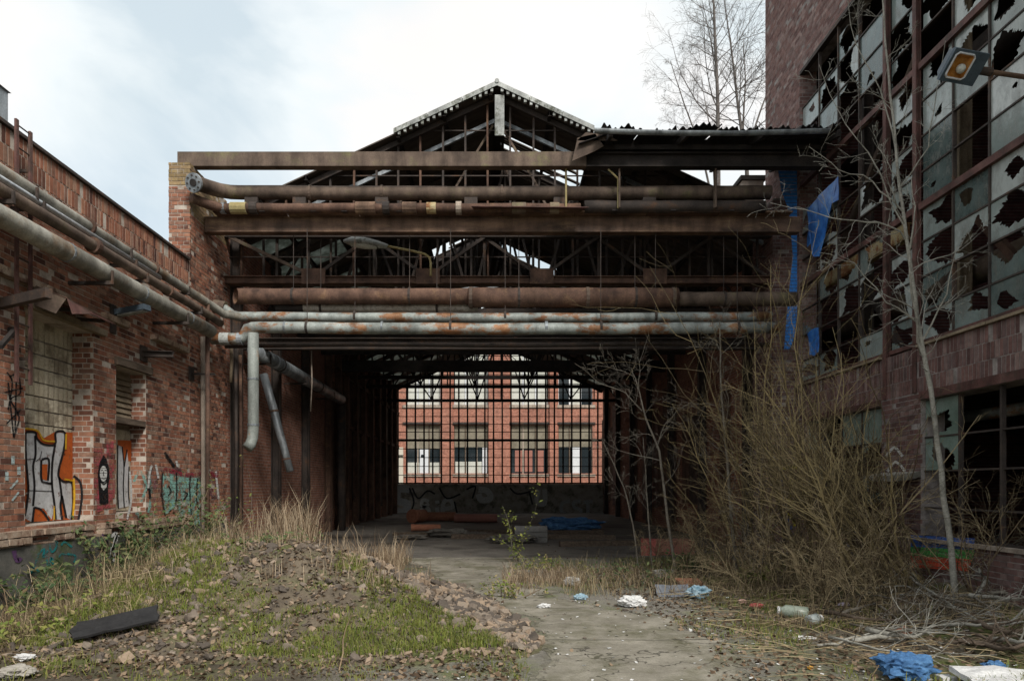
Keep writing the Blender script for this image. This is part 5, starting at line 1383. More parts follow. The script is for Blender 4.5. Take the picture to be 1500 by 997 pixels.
MB().box(6.96, 7.12, Yl-0.0, Yl+0.24, wl_.z-0.12, wl_.z+0.12).build('wall_plate', M['dark_steel'], fl)

# yellow and blue tag low on the gate pier
strokes(gp, [(5, (1142,686),(1168,684),(1166,705),(1145,706),(1150,730),(1164,735)), (4, (1160,690),(1158,740),(1164,770)), (4, (1144,740),(1166,765))], onGP, pm('tag_yellow', (0.42,0.36,0.04), 0.32, RH), Vector((0,-0.004,0)))
strokes(gp, [(5, (1150,715),(1152,745)), (6, (1148,750),(1158,775)), (3, (1145,695),(1150,770))], onGP, pm('tag_blue', (0.03,0.08,0.22), 0.32, RH), Vector((0,-0.006,0)))

# ================================================================== PLANTS
M['bark_birch'] = weathered('bark_birch', [(0.07,0.06,0.055),(0.14,0.125,0.115),(0.24,0.22,0.20)], 6, 0.9)
M['bark_pale'] = weathered('bark_pale', [(0.17,0.165,0.14),(0.30,0.29,0.25),(0.40,0.385,0.34)], 5, 0.85)
M['bark_grey'] = weathered('bark_grey', [(0.10,0.085,0.07),(0.18,0.16,0.13),(0.26,0.235,0.19)], 5, 0.9, use_rnd=0.4)
M['willow'] = weathered('willow_twig', [(0.11,0.085,0.045),(0.24,0.185,0.09),(0.36,0.285,0.145)], 1.2, 0.75, use_rnd=1.3, bumps=0)
M['brush'] = weathered('brush_twig', [(0.105,0.077,0.045),(0.225,0.17,0.095),(0.35,0.28,0.165)], 1.2, 0.85, use_rnd=1.3, bumps=0)
M['dry'] = weathered('dry_stalk', [(0.15,0.10,0.06),(0.29,0.21,0.13),(0.42,0.335,0.23)], 1.0, 0.85, use_rnd=0.9, bumps=0)
M['dead_leaf'] = weathered('dead_leaf', [(0.06,0.038,0.022),(0.135,0.088,0.052),(0.24,0.175,0.115)], 1.0, 0.85, use_rnd=1.0, bumps=0)
def leaf_mat(name, cols):
    m, t, b, o = newmat(name)
    c = ramp(t, attr(t), cols, 0.0, 1.0)
    c = mixc_(t, 1.0, c, ramp(t, noise(t, 3, 5, 0.6, position(t)), [(0.6,)*3,(1.25,)*3]), 'MULTIPLY')
    t.links.new(c, b.inputs['Base Color']); b.inputs['Roughness'].default_value = 0.6; b.inputs['Specular IOR Level'].default_value = 0.3
    tl = t.nodes.new('ShaderNodeBsdfTranslucent'); t.links.new(c, tl.inputs[0])
    ms = t.nodes.new('ShaderNodeMixShader'); ms.inputs[0].default_value = 0.25
    t.links.new(b.outputs[0], ms.inputs[1]); t.links.new(tl.outputs[0], ms.inputs[2]); t.links.new(ms.outputs[0], o.inputs['Surface'])
    return m
M['grass'] = leaf_mat('grass_blade', [(0.06,0.09,0.018),(0.14,0.19,0.035),(0.23,0.26,0.055),(0.28,0.255,0.09),(0.34,0.27,0.14)])
M['leaf'] = leaf_mat('bramble_leaf', [(0.04,0.075,0.028),(0.08,0.125,0.045),(0.14,0.18,0.065),(0.20,0.14,0.075)])
M['leaf_fresh'] = leaf_mat('fresh_leaf', [(0.10,0.14,0.03),(0.20,0.24,0.05),(0.34,0.33,0.08)])

def grow(mb, p, d, L, r, lvl, cfg, rg, rn=None):
    """one stem with its side shoots; cfg: per level (segments, wander, up-pull, children, child length, child angle, sides)"""
    seg, wan, up, nch, cl, ang, sides = cfg[lvl]
    rn = rg.random() if rn is None else rn
    pts, rad, dirs = [Vector(p)], [r], []
    d = Vector(d).normalized(); st = L/seg
    for i in range(seg):
        d = (d + Vector((rg.gauss(0,wan), rg.gauss(0,wan), rg.gauss(0,wan) + up))).normalized()
        dirs.append(d.copy()); pts.append(pts[-1] + d*st)
        rad.append(max(0.0022, r*(1 - 0.80*(i+1)/seg)))
    mb.tube(pts, rad, sides, cap=False, r=rn)
    if lvl + 1 < len(cfg):
        for c in range(nch):
            t_ = rg.uniform(0.22, 0.97)*seg; i = min(int(t_), seg-1)
            q = pts[i].lerp(pts[i+1], t_-i)
            ax = dirs[i].orthogonal().normalized(); ax.rotate(Matrix.Rotation(rg.uniform(0, 2*math.pi), 3, dirs[i]))
            a = R(ang)*rg.uniform(0.6, 1.35)
            dd = dirs[i]*math.cos(a) + ax*math.sin(a)
            grow(mb, q, dd, cl*L*rg.uniform(0.5, 1.2)*(1.15 - 0.6*t_/seg), rad[i]*0.55, lvl+1, cfg, rg, min(1, max(0, rn + rg.uniform(-.2,.2))))
    return pts, dirs, rad

def path_tree(name, label, path, r0, r1, mat, rg, cfg, nbr, blen, ang, cat='tree', group=None, extra=(), bstart=0.25):
    base = path[0]
    t_ = thing(name, label, cat, (base[0], base[1], top(base[0], base[1])), group)
    P = [Vector(p) for p in path]
    # densify
    Q = []
    for i in range(len(P)-1):
        for s in range(3): Q.append(P[i].lerp(P[i+1], s/3) + Vector((rg.gauss(0,1), rg.gauss(0,1), 0))*0.006)
    Q.append(P[-1]); n = len(Q)
    rad = [r0 + (r1-r0)*(i/(n-1))**0.85 for i in range(n)]
    MB().tube(Q, rad, 9, cap=False).build('trunk', mat, t_, True)
    cr_ = MB()
    for pts, ra in extra:
        E = [Vector(p) for p in pts]; F_ = []
        for i in range(len(E)-1):
            for s in range(3): F_.append(E[i].lerp(E[i+1], s/3) + Vector((rg.gauss(0,1), rg.gauss(0,1), rg.gauss(0,1)))*0.012)
        F_.append(E[-1]); m = len(F_)
        rr = [max(0.003, ra*(1-0.8*i/(m-1))) for i in range(m)]
        cr_.tube(F_, rr, 6, cap=False)
        for k in range(max(4, m)):
            i = rg.randrange(1, m-1); dd = (F_[i+1]-F_[i]).normalized()
            ax = dd.orthogonal().normalized(); ax.rotate(Matrix.Rotation(rg.uniform(0,6.28),3,dd)); a = R(ang)*rg.uniform(.7,1.3)
            grow(cr_, F_[i], dd*math.cos(a)+ax*math.sin(a), blen*0.5*rg.uniform(.4,1.0), rr[i]*0.5, min(1,len(cfg)-1), cfg, rg)
    for k in range(nbr):
        f = bstart + (0.98-bstart)*(k+rg.random())/nbr; i = min(int(f*(n-1)), n-2)
        q = Q[i].lerp(Q[i+1], f*(n-1)-i); dd = (Q[i+1]-Q[i]).normalized()
        ax = dd.orthogonal().normalized(); ax.rotate(Matrix.Rotation(k*2.4 + rg.uniform(-.5,.5), 3, dd)); a = R(ang)*rg.uniform(.75,1.25)
        grow(cr_, q, dd*math.cos(a)+ax*math.sin(a), blen*rg.uniform(.55,1.15)*(1.15-0.75*(f-bstart)/(1-bstart)), rad[i]*0.34, 0, cfg, rg)
    cr_.build('crown', mat, t_)
    return t_

rg = random.Random(111)
birch_cfg = [(7, 0.10, 0.035, 11, 0.45, 42, 4), (5, 0.13, -0.02, 7, 0.5, 40, 3), (4, 0.12, -0.09, 0, 0, 0, 3)]
Yb = 24.0
path_tree('birch_tree', 'tall bare birch with straight trunk rising behind the corrugated canopy', [(7.75,Yb,0),(7.78,Yb,6),(7.78,Yb,13),(7.75,Yb,15.5),(7.62,Yb,18.5),(7.35,Yb,21.5)], 0.13, 0.02, M['bark_birch'], rg, birch_cfg, 38, 3.6, 50, bstart=0.5)
path_tree('birch_tree', 'forked bare birch nearest the factory block corner', [(9.3,25,0),(9.3,25,8),(9.15,25,13.5),(8.85,25,15.4),(8.65,25,17.2),(8.3,25,19.6)], 0.12, 0.015, M['bark_birch'], rg, birch_cfg, 30, 3.2, 48, bstart=0.52,
          extra=[([(9.12,25,13.6),(9.5,25,15.0),(10.0,25,16.4),(10.2,25,17.4)], 0.05), ([(9.0,25,14.6),(9.1,25,16.5),(9.0,25,18.4)], 0.04)])
path_tree('birch_tree', 'slender leaning bare birch left of the other birches', [(7.9,23,0),(7.6,23,7),(7.3,23,11),(6.9,23,13.0),(6.3,23,14.6),(5.85,23,16.0)], 0.07, 0.01, M['bark_birch'], rg, birch_cfg, 17, 1.9, 50, bstart=0.55,
          extra=[([(7.4,23,10.5),(7.25,23,13.2),(6.9,23,15.3)], 0.04)])
# young pale tree in front of the factory block
Ys = 9.3
sap_cfg = [(7, 0.17, 0.03, 5, 0.5, 50, 5), (6, 0.18, 0.03, 4, 0.5, 45, 4), (4, 0.18, 0.0, 0, 0, 0, 3)]
S_ = lambda x, y, Y=Ys: pY(x, y, Y)
tp = [S_(1399,893), S_(1393,800), S_(1378,690), S_(1364,570), S_(1345,470), S_(1331,370), S_(1318,275), S_(1309,180), S_(1298,60), S_(1290,-70)]
tp[0].z = top(tp[0].x, tp[0].y) - 0.05
path_tree('young_tree', 'pale-barked young tree in front of the smashed windows', tp, 0.046, 0.009, M['bark_pale'], rg, sap_cfg, 13, 1.1, 55, bstart=0.4, extra=[
    ([S_(1364,570), S_(1348,500), S_(1332,400,9.1), S_(1342,300,9.0), S_(1335,260,9.0)], 0.020),
    ([S_(1328,350), S_(1290,325), S_(1235,322), S_(1180,310,9.6), S_(1128,297,9.8)], 0.012),
    ([S_(1322,310), S_(1280,265), S_(1230,250), S_(1185,215)], 0.011),
    ([S_(1326,330), S_(1270,225), S_(1225,160), S_(1200,95)], 0.010),
    ([S_(1345,470), S_(1300,440), S_(1250,385), S_(1200,370)], 0.011),
    ([S_(1312,220), S_(1290,130), S_(1250,60), S_(1240,-10)], 0.011),
    ([S_(1318,275), S_(1360,215,9.0), S_(1372,140,8.9), S_(1385,60,8.9)], 0.010),
    ([S_(1350,500), S_(1385,430,9.0), S_(1402,360,8.9)], 0.014)])
# grey saplings in the gateway
m_cfg = [(6, 0.16, 0.03, 6, 0.55, 45, 4), (5, 0.18, 0.02, 4, 0.5, 42, 3), (4, 0.18, 0.0, 0, 0, 0, 3)]
Yg = 13.6
def gs(*ps):
    L_ = [pY(a, b, Yg) for a, b in ps]; L_[0].z = top(L_[0].x, L_[0].y) - 0.03; return L_
path_tree('sapling', 'thin grey forked sapling against the dark hall', gs((990,835),(978,760),(966,660),(945,610),(933,560),(925,540)), 0.036, 0.007, M['bark_grey'], rg, m_cfg, 11, 1.2, 55, extra=[([pY(940,600,Yg), pY(915,575,Yg), pY(880,560,Yg), pY(842,532,Yg)], 0.013), ([pY(928,550,Yg), pY(905,540,Yg), pY(860,533,Yg)], 0.010), ([pY(962,655,Yg), pY(975,620,Yg), pY(1000,595,Yg), pY(1030,580,Yg)], 0.011), ([pY(935,570,Yg), pY(938,530,Yg), pY(950,490,Yg)], 0.009)])
Yg = 12.9
path_tree('sapling', 'straight thin grey sapling beside the gate pier thicket', gs((1078,845),(1070,740),(1062,640),(1055,540),(1054,470)), 0.038, 0.01, M['bark_grey'], rg, m_cfg, 14, 1.4, 50)
Yg = 14.2
path_tree('sapling', 'thin twiggy sapling left of the forked sapling', gs((935,830),(928,770),(915,715),(890,660),(880,640)), 0.02, 0.006, M['bark_grey'], rg, m_cfg, 7, 0.8, 45)
path_tree('sapling', 'bundle-thin upright sapling rooted by the orange block', gs((955,832),(950,760),(946,690),(942,640)), 0.022, 0.006, M['bark_grey'], rg, m_cfg, 7, 0.8, 40)

# willow and brush thickets: many rods from one stool
w_cfg = [(9, 0.11, 0.035, 10, 0.42, 42, 4), (6, 0.17, 0.05, 2, 0.5, 42, 3), (3, 0.14, 0.0, 0, 0, 0, 3)]
b_cfg = [(7, 0.16, 0.0, 10, 0.48, 46, 4), (5, 0.18, 0.0, 4, 0.5, 44, 3), (3, 0.18, 0.0, 0, 0, 0, 3)]
def thicket(name, label, px, Y, n, h, lean, mat, cfg, seed, spread=0.35, fan=0.42, r=0.014, cat='shrub', group=None):
    rg = random.Random(seed); x = (px-CX)*Y/F
    t_ = thing(name, label, cat, (x, Y, top(x, Y)), group); mb = MB()
    for i in range(n):
        a = rg.uniform(0, 2*math.pi); q = spread*math.sqrt(rg.random())
        px_, py_ = x + q*math.cos(a), Y + q*math.sin(a)
        p = (px_, py_, top(px_, py_) - 0.03)
        d = Vector((lean[0] + fan*rg.gauss(0,0.6), lean[1] + fan*rg.gauss(0,0.6), 1.0))
        grow(mb, p, d, h*rg.uniform(0.45, 1.08), r*rg.uniform(0.6, 1.3), 0, cfg, rg)
    mb.build('rods', mat, t_)
    return t_
thicket('willow_shrub', 'tall yellow-olive willow rods in front of the gate pier', 1165, 12.4, 26, 6.0, (-0.2,0.05), M['willow'], w_cfg, 201, 0.6, 0.42, 0.022)
thicket('willow_shrub', 'olive willow rods leaning left across the dark gateway', 1110, 12.9, 12, 3.9, (-0.2,0), M['willow'], w_cfg, 202, 0.5, 0.5, 0.016)
thicket('willow_shrub', 'dense brown-olive thicket beside the striped low wall', 1290, 10.6, 34, 3.6, (-0.5,0.1), M['willow'], w_cfg, 203, 0.55, 0.42, 0.018)
thicket('willow_shrub', 'spreading brown thicket at the foot of the brick pier', 1225, 11.0, 26, 3.0, (-0.3,0.0), M['brush'], w_cfg, 204, 0.6, 0.6, 0.018)
thicket('willow_shrub', 'olive thicket growing close along the factory block windows', 1330, 10.9, 20, 4.6, (-0.55,0.2), M['willow'], w_cfg, 205, 0.4, 0.26, 0.018)
thicket('brush_shrub', 'tangled grey brush in front of the orange block', 1045, 13.0, 22, 1.8, (-0.1,0), M['brush'], b_cfg, 206, 0.6, 0.55, 0.010)
thicket('brush_shrub', 'spreading grey brush between straight sapling and willow rods', 1095, 12.0, 7, 2.8, (-0.2,0.0), M['bark_grey'], b_cfg, 213, 0.5, 0.7, 0.015)
thicket('brush_shrub', 'low tangled brush between the saplings', 990, 14.4, 12, 1.3, (0.0,0), M['brush'], b_cfg, 207, 0.6, 0.6, 0.009)
thicket('brush_shrub', 'brush growing up against the lower broken windows', 1440, 9.7, 14, 1.8, (-0.25,0.1), M['brush'], b_cfg, 209, 0.5, 0.5, 0.011)
thicket('brush_shrub', 'bare brush at the edge of the branch heap', 1130, 11.0, 24, 1.4, (-0.1,-0.1), M['brush'], b_cfg, 210, 0.6, 0.6, 0.009)
thicket('brush_shrub', 'dense bare brush low in front of the willow rods', 1250, 9.6, 34, 1.4, (0.0,-0.15), M['brush'], b_cfg, 211, 0.7, 0.6, 0.010)

# leafy brambles at the workshop wall
def leafy(name, label, x, Y, n, h, seed, mat=None, stem=None, per=26, ls=0.045, fan=0.6, spread=0.35, z0=None, cat='shrub'):
    rg = random.Random(seed)
    zb = top(x, Y) if z0 is None else z0
    t_ = thing(name, label, cat, (x, Y, zb)); st = MB(); lf = MB()
    for i in range(n):
        a = rg.uniform(0, 6.28); q = spread*math.sqrt(rg.random()); bx, by = x+q*math.cos(a), Y+q*math.sin(a)
        bx = max(bx, WL+0.16)
        d = Vector((fan*rg.gauss(0,0.6), fan*rg.gauss(0,0.6), 1)).normalized(); L_ = h*rg.uniform(0.5,1.15)
        pts = [Vector((bx, by, (top(bx,by) if z0 is None else z0) - 0.02))]; k = 8
        for j in range(k):
            d = (d + Vector((rg.gauss(0,.12), rg.gauss(0,.12), rg.gauss(0,.08) - 0.05*j/k))).normalized()
            q_ = pts[-1] + d*(L_/k); q_.x = max(q_.x, WL+0.13) if q_.y < 16 and x < -4 else q_.x
            pts.append(q_)
        st.tube(pts, [0.008*(1-0.8*j/k) for j in range(k+1)], 4, cap=False, r=rg.random())
        for m in range(per):
            f = rg.uniform(0.15, 1.0)*k; j = min(int(f), k-1); q_ = pts[j].lerp(pts[j+1], f-j)
            q_ = q_ + Vector((rg.gauss(0,.06), rg.gauss(0,.06), rg.gauss(0,.05)))
            if x < -4: q_.x = max(q_.x, WL+0.14)
            n_ = Vector((rg.gauss(0,.6)+0.25, rg.gauss(0,.6)-0.3, 0.9)).normalized()
            u = n_.orthogonal().normalized(); u.rotate(Matrix.Rotation(rg.uniform(0,6.28),3,n_)); v = n_.cross(u)
            s = ls*rg.uniform(.5,1.3)
            lf.add([q_ - u*s, q_ - v*s*0.5 + n_*s*0.15, q_ + u*s, q_ + v*s*0.5 + n_*s*0.15], [(0,1,2),(0,2,3)], rg.random())
    st.build('stems', stem or M['brush'], t_); lf.build('leaves', mat or M['leaf'], t_)
leafy('bramble_bush', 'tall green bramble in front of the turquoise graffiti', -5.9, 11.9, 26, 1.35, 301, per=40)
leafy('bramble_bush', 'green bramble below the hooded face graffiti', -5.9, 10.7, 24, 1.2, 302, per=36)
leafy('bramble_bush', 'green bramble between turquoise graffiti and gateway corner', -5.8, 13.4, 24, 1.6, 303, per=34)
leafy('bramble_bush', 'low green bramble along the teal-tagged plinth', -5.9, 9.3, 10, 0.7, 304, per=24)
leafy('bramble_bush', 'bramble climbing past the narrow slatted window', -6.05, 12.3, 10, 2.2, 305, per=18, fan=0.3)
leafy('yellow_bush', 'slender bush with fresh yellow leaves at the workshop corner', -5.6, 14.4, 9, 2.3, 306, M['leaf_fresh'], M['bark_grey'], 14, 0.035, 0.3)
leafy('leafy_sapling', 'small yellow-green leafy sapling in the middle of the hall mouth', 0.45, 15.4, 6, 1.75, 307, M['leaf_fresh'], M['bark_grey'], 34, 0.045, 0.28, 0.15)
leafy('bramble_bush', 'small green bramble at the plinth under the silver letters', -5.7, 8.6, 12, 0.65, 311, per=24)
leafy('weed', 'leafy green weeds behind the white sheet at the left wall', -4.9, 7.4, 16, 0.4, 312, M['grass'], M['dry'], 26, 0.035, 0.9, 0.6, cat='plant')
leafy('weed', 'leafy green weeds right of the dry tan weeds', 2.4, 12.2, 16, 0.42, 313, M['leaf'], M['dry'], 24, 0.035, 0.9, 0.7, cat='plant')
leafy('weed', 'leafy green weeds along the hall mouth edge', 1.0, 13.6, 12, 0.45, 314, M['grass'], M['dry'], 24, 0.035, 0.9, 0.6, cat='plant')
leafy('weed', 'leafy green weeds on top of the rubble mound', -3.3, 9.9, 18, 0.3, 315, M['leaf'], M['dry'], 24, 0.03, 0.9, 0.8, cat='plant')
leafy('weed', 'green weed by the concrete drive left of the white bag', 0.15, 10.4, 10, 0.42, 308, M['grass'], M['dry'], 22, 0.035, 0.8, 0.3, cat='plant')
leafy('weed', 'green weed tuft in front of the orange block', 3.9, 13.6, 14, 0.6, 309, M['leaf'], M['dry'], 24, 0.04, 0.8, 0.5, cat='plant')
leafy('weed', 'mossy green weed patch right of the blue plastic', 4.55, 11.7, 14, 0.42, 310, M['grass'], M['dry'], 30, 0.04, 0.9, 0.45, cat='plant')

# ---- stuff: grass, stalks, leaf litter
def blades(mb, x, y, h, rg, w=0.006, bend=0.5, zf_=top, rn=None):
    a = rg.uniform(0, 6.28); ux, uy = math.cos(a), math.sin(a); b = rg.uniform(0.1, bend)*h; c = rg.uniform(0, 6.28)
    z = zf_(x, y) - 0.01; bx, by = b*math.cos(c), b*math.sin(c)
    o = len(mb.v)
    mb.v += [(x-ux*w, y-uy*w, z), (x+ux*w, y+uy*w, z), (x+ux*w*.7+bx*.4, y+uy*w*.7+by*.4, z+h*.6), (x-ux*w*.7+bx*.4, y-uy*w*.7+by*.4, z+h*.6), (x+bx, y+by, z+h*(1-0.3*bend))]
    mb.f += [(o,o+1,o+2,o+3), (o+3,o+2,o+4)]; r_ = rg.random() if rn is None else min(1, max(0, rg.gauss(rn, .18))); mb.r += [r_, r_]
rg = random.Random(401)
mb = MB(); n = 0
while n < 46000:                                       # green on the mound
    x, y = rg.uniform(-5.8, 0.4), rg.uniform(6.2, 11.5)
    g_ = fbm(x*0.55, y*0.55, 1.3) + 0.35*fbm(x*2.2, y*2.2, 4)
    m_ = mound(x, y)
    right = 1.0 if x > -2.25 + 0.8*(10.2-y) + 0.2*fbm(x*2,y*2,6) else 0.0   # the right flank is bare rubble
    left = sst(-2.9, -4.0, x)
    if g_ + rg.uniform(-.12,.12) < -0.34 + 1.3*right + 0.30*left or m_ < 0.03: 
        n += 0.25; continue
    blades(mb, x, y, rg.uniform(0.04, 0.14)*(0.7+0.6*max(0,g_+0.4)), rg, 0.004, 0.8, rn=0.42); n += 1
tag(mb.build('grass', M['grass']), 'short green grass growing over the rubble mound', 'grass', kind='stuff')
mb = MB(); n = 0
while n < 24000:                                       # moss and grass in the yard
    y = 5.0 + 11*rg.random()**1.5; x = rg.uniform(-6.2, 6.6)
    d = abs(x - 0.9 - 0.3*fbm(y, 3.3))
    if interp(PL,y)-0.05 < x < interp(PR,y)+0.05 or mound(x,y) > 0.05: n += 0.2; continue
    if fbm(x*0.6, y*0.6, 8.8) + 0.4*fbm(x*2.5, y*2.5, 2.2) + rg.uniform(-.15,.15) < 0.10: n += 0.2; continue
    blades(mb, x, y, rg.uniform(0.025, 0.10) * (1 + 0.8*(abs(x) > 3)), rg, 0.004, 0.8, rn=0.48); n += 1
tag(mb.build('grass', M['grass']), 'patchy grass and moss over the yard', 'grass', kind='stuff')
def stalks(boxes, hmin, hmax, count, seed, matkey, label, name='dry_grass', w=0.004, bend=0.5):
    rg = random.Random(seed); mb = MB()
    for i in range(count):
        x0, x1, y0, y1, k = rg.choice(boxes)
        x, y = rg.uniform(x0,x1), rg.uniform(y0,y1)
        if fbm(x*1.4, y*1.4, seed*0.1) < -0.25: continue
        blades(mb, x, y, rg.uniform(hmin, hmax)*k*(0.7+0.5*(fbm(x*1.1,y*1.1,seed)+0.5)), rg, w*rg.uniform(.6,1.3), bend)
    tag(mb.build(name, M[matkey]), label, 'dry grass', kind='stuff')
stalks([(-4.4,-3.2,10.6,12.2,1.1),(-3.4,-1.9,11.2,13.4,0.9),(-2.6,-1.9,13,15.5,0.8),(-4.0,-3.0,11.0,11.9,1.35)], 0.4, 0.95, 2600, 411, 'dry', 'tall tan dry grass standing behind the rubble mound', w=0.005, bend=0.45)
stalks([(-6.1,-4.4,8.2,10.5,0.9),(-6.0,-4.2,10.5,13.0,1.0),(-5.6,-3.9,7.0,8.6,0.7),(-6.1,-4.8,6.6,8.4,0.9)], 0.10, 0.36, 7500, 412, 'brush', 'matted brown dead weeds below the graffiti wall', w=0.004, bend=0.95)
stalks([(-6.1,-4.4,7.2,12.5,1.0),(-5.0,-3.6,9.5,12,0.8)], 0.25, 0.75, 420, 413, 'dry', 'pale dry stalks scattered among the dead weeds', w=0.004, bend=0.6)
stalks([(0.3,1.6,10.6,13.6,1.0),(0.7,3.3,11.2,14.2,0.9),(2.2,4.6,10.4,13.4,0.8),(0.1,1.4,11.5,12.6,1.3)], 0.08, 0.36, 2800, 414, 'dry', 'dry tan weeds right of the concrete drive', bend=0.7)
stalks([(1.0,5.2,10.2,14.0,1.0),(3.2,6.2,8.0,12.0,0.7)], 0.15, 0.55, 3600, 415, 'brush', 'brown dead weeds among the litter', bend=0.9)
stalks([(-6.1,-4.6,8.0,12.8,1.0),(-5.4,-4.0,10.2,12.6,1.0)], 0.3, 0.7, 1100, 417, 'brush', 'taller brown weed stems along the graffiti wall', w=0.004, bend=0.7)
stalks([(-4.5,-0.9,8.2,10.4,1.0)], 0.12, 0.4, 900, 416, 'dry', 'thin dry stalks on the rubble mound', w=0.0035, bend=0.6)
# tangled fallen twigs on the right bank and under the brush
rg = random.Random(421); mb = MB()
for i in range(900):
    x = rg.uniform(2.6, 6.6) if rg.random() < 0.8 else rg.uniform(-6, -4); y = rg.uniform(6.0, 13.0); a = rg.uniform(0, 6.28); L_ = rg.uniform(0.2, 0.9)
    z = top(x,y) + rg.uniform(0.005, 0.10); d = Vector((math.cos(a), math.sin(a)*0.6, rg.gauss(0,.12)))
    k = Vector((rg.gauss(0,.12), rg.gauss(0,.12), rg.uniform(0,.08)))*L_
    p0 = Vector((x,y,z)); mb.tube([p0 - d*L_/2, p0 + k, p0 + d*L_/2], [0.004, 0.005, 0.002], 3, cap=False, r=rg.random())
tag(mb.build('twig_litter', M['brush']), 'fine fallen twigs strewn under the thickets', 'twigs', kind='stuff')
mb = MB()
for i in range(24000):
    z_ = rg.random()
    if z_ < 0.55: x, y = rg.uniform(-6.0, 0.2), rg.uniform(6.0, 12)
    elif z_ < 0.9: x, y = rg.uniform(1.8, 6.7), rg.uniform(5.4, 14)
    else: x, y = rg.uniform(-6, 6.5), rg.uniform(5, 20)
    if interp(PL,y) < x < interp(PR,y) and rg.random() < 0.92: continue
    s = rg.uniform(0.014, 0.042); z = top(x,y) + rg.uniform(0.004, 0.022)
    n_ = Vector((rg.gauss(0,.45), rg.gauss(0,.45), 1)).normalized(); u = n_.orthogonal().normalized(); u.rotate(Matrix.Rotation(rg.uniform(0,6.28),3,n_)); v = n_.cross(u); q = Vector((x,y,z))
    mb.add([q-u*s, q-v*s*.55-n_*s*.2, q+u*s, q+v*s*.55+n_*s*.25], [(0,1,2),(0,2,3)], rg.random())
tag(mb.build('leaf_litter', M['dead_leaf']), 'brown fallen leaves covering mound and yard edges', 'leaves', kind='stuff')

# ================================================================== RUBBLE MOUND
heap = thing('rubble_mound', 'grassy mound of broken brick rubble spilling onto the drive', 'mound', (-2.7, 9.4, 0))
mb = MB(); X_ = frange(-6.2, 1.15, 0.07); Y_ = frange(6.0, 13.6, 0.07); nx = len(X_)
mb.v = []
for y in Y_:
    for x in X_:
        m_ = mound(x, y); mb.v.append((x, y, ground(x,y) + (m_ + 0.025*fbm(x*7,y*7,2)*min(1,m_*6) if m_ > 0 else 0) - 0.012*(m_ < 0.01)))
for j in range(len(Y_)-1):
    for i in range(nx-1):
        if max(mound(X_[i],Y_[j]), mound(X_[i+1],Y_[j]), mound(X_[i],Y_[j+1]), mound(X_[i+1],Y_[j+1])) > 0.004:
            mb.f.append((j*nx+i, j*nx+i+1, (j+1)*nx+i+1, (j+1)*nx+i)); mb.r.append(0.5)
earth = mb.build('earth', M['mound'], heap, True)
M['stone'] = weathered('rubble_stone', [(0.10,0.083,0.068),(0.175,0.142,0.113),(0.25,0.208,0.165),(0.30,0.225,0.16)], 1.0, 0.92, use_rnd=0.75, bscale=50)
def chip(seed):
    rg = random.Random(seed); bm = bmesh.new()
    sx, sy, sz = rg.uniform(.8,1.25), rg.uniform(.55,.95), rg.uniform(.35,.7)
    for i in range(18):
        v = Vector((rg.uniform(-1,1), rg.uniform(-1,1), rg.uniform(-1,1))); m_ = max(abs(v.x),abs(v.y),abs(v.z)); v = v/m_*rg.uniform(.85,1)
        bm.verts.new((v.x*sx/2, v.y*sy/2, v.z*sz/2))
    r_ = bmesh.ops.convex_hull(bm, input=bm.verts[:])
    bmesh.ops.delete(bm, geom=list({e for e in r_['geom_interior'] if isinstance(e, bmesh.types.BMVert)}), context='VERTS')
    vs = [v.co.copy() for v in bm.verts]; bm.verts.index_update(); fs = [tuple(v.index for v in f.verts) for f in bm.faces]; bm.free()
    return vs, fs
CH = [chip(s) for s in range(16)]
CHM = []
for i, (vs, fs) in enumerate(CH):
    mb = MB(); mb.add(vs, fs, (i+0.5)/16); CHM.append(mb.mesh('stone', M['stone']))
rg = random.Random(431); items = []
while len(items) < 11500:
    k = rg.random()
    if k < 0.50:                                    # bare right flank
        y = rg.uniform(6.9, 11.2); x = rg.uniform(-2.2, 0.75)
        if x < -2.25 + 0.8*(10.2-y) + rg.gauss(0,.12): continue
    else: x, y = rg.uniform(-5.6, 0.4), rg.uniform(6.2, 11)
    m_ = mound(x, y)
    if m_ < 0.012 or (0.50 <= k < 0.82 and -3.1 < x and rg.random() < 0.72): continue
    s = min(0.125, 0.040*math.exp(rg.gauss(0, 0.48)))*(1.25 if k < 0.50 else 1.0 if k < 0.82 else 0.45)
    items.append((s/y, s, x, y))
items.sort(reverse=True)
rest = MB()
for i, (_, s, x, y) in enumerate(items):
    rot = Matrix.Rotation(rg.uniform(0,6.28),3,'Z') @ Matrix.Rotation(rg.gauss(0,.5),3,'X') @ Matrix.Rotation(rg.gauss(0,.5),3,'Y')
    p = Vector((x, y, top(x,y) + s*rg.uniform(0.05, 0.3)))
    if i < 300:
        o = link('stone', CHM[rg.randrange(16)], heap); o.location = p - wloc(heap)*0; o.rotation_euler = rot.to_euler(); o.scale = (s*1.15,)*3
    else:
        vs, fs = CH[rg.randrange(16)]; rest.add([p + rot @ (v*s*1.15) for v in vs], fs, rg.random())
stuff(rest.build('rubble', M['stone'], heap))
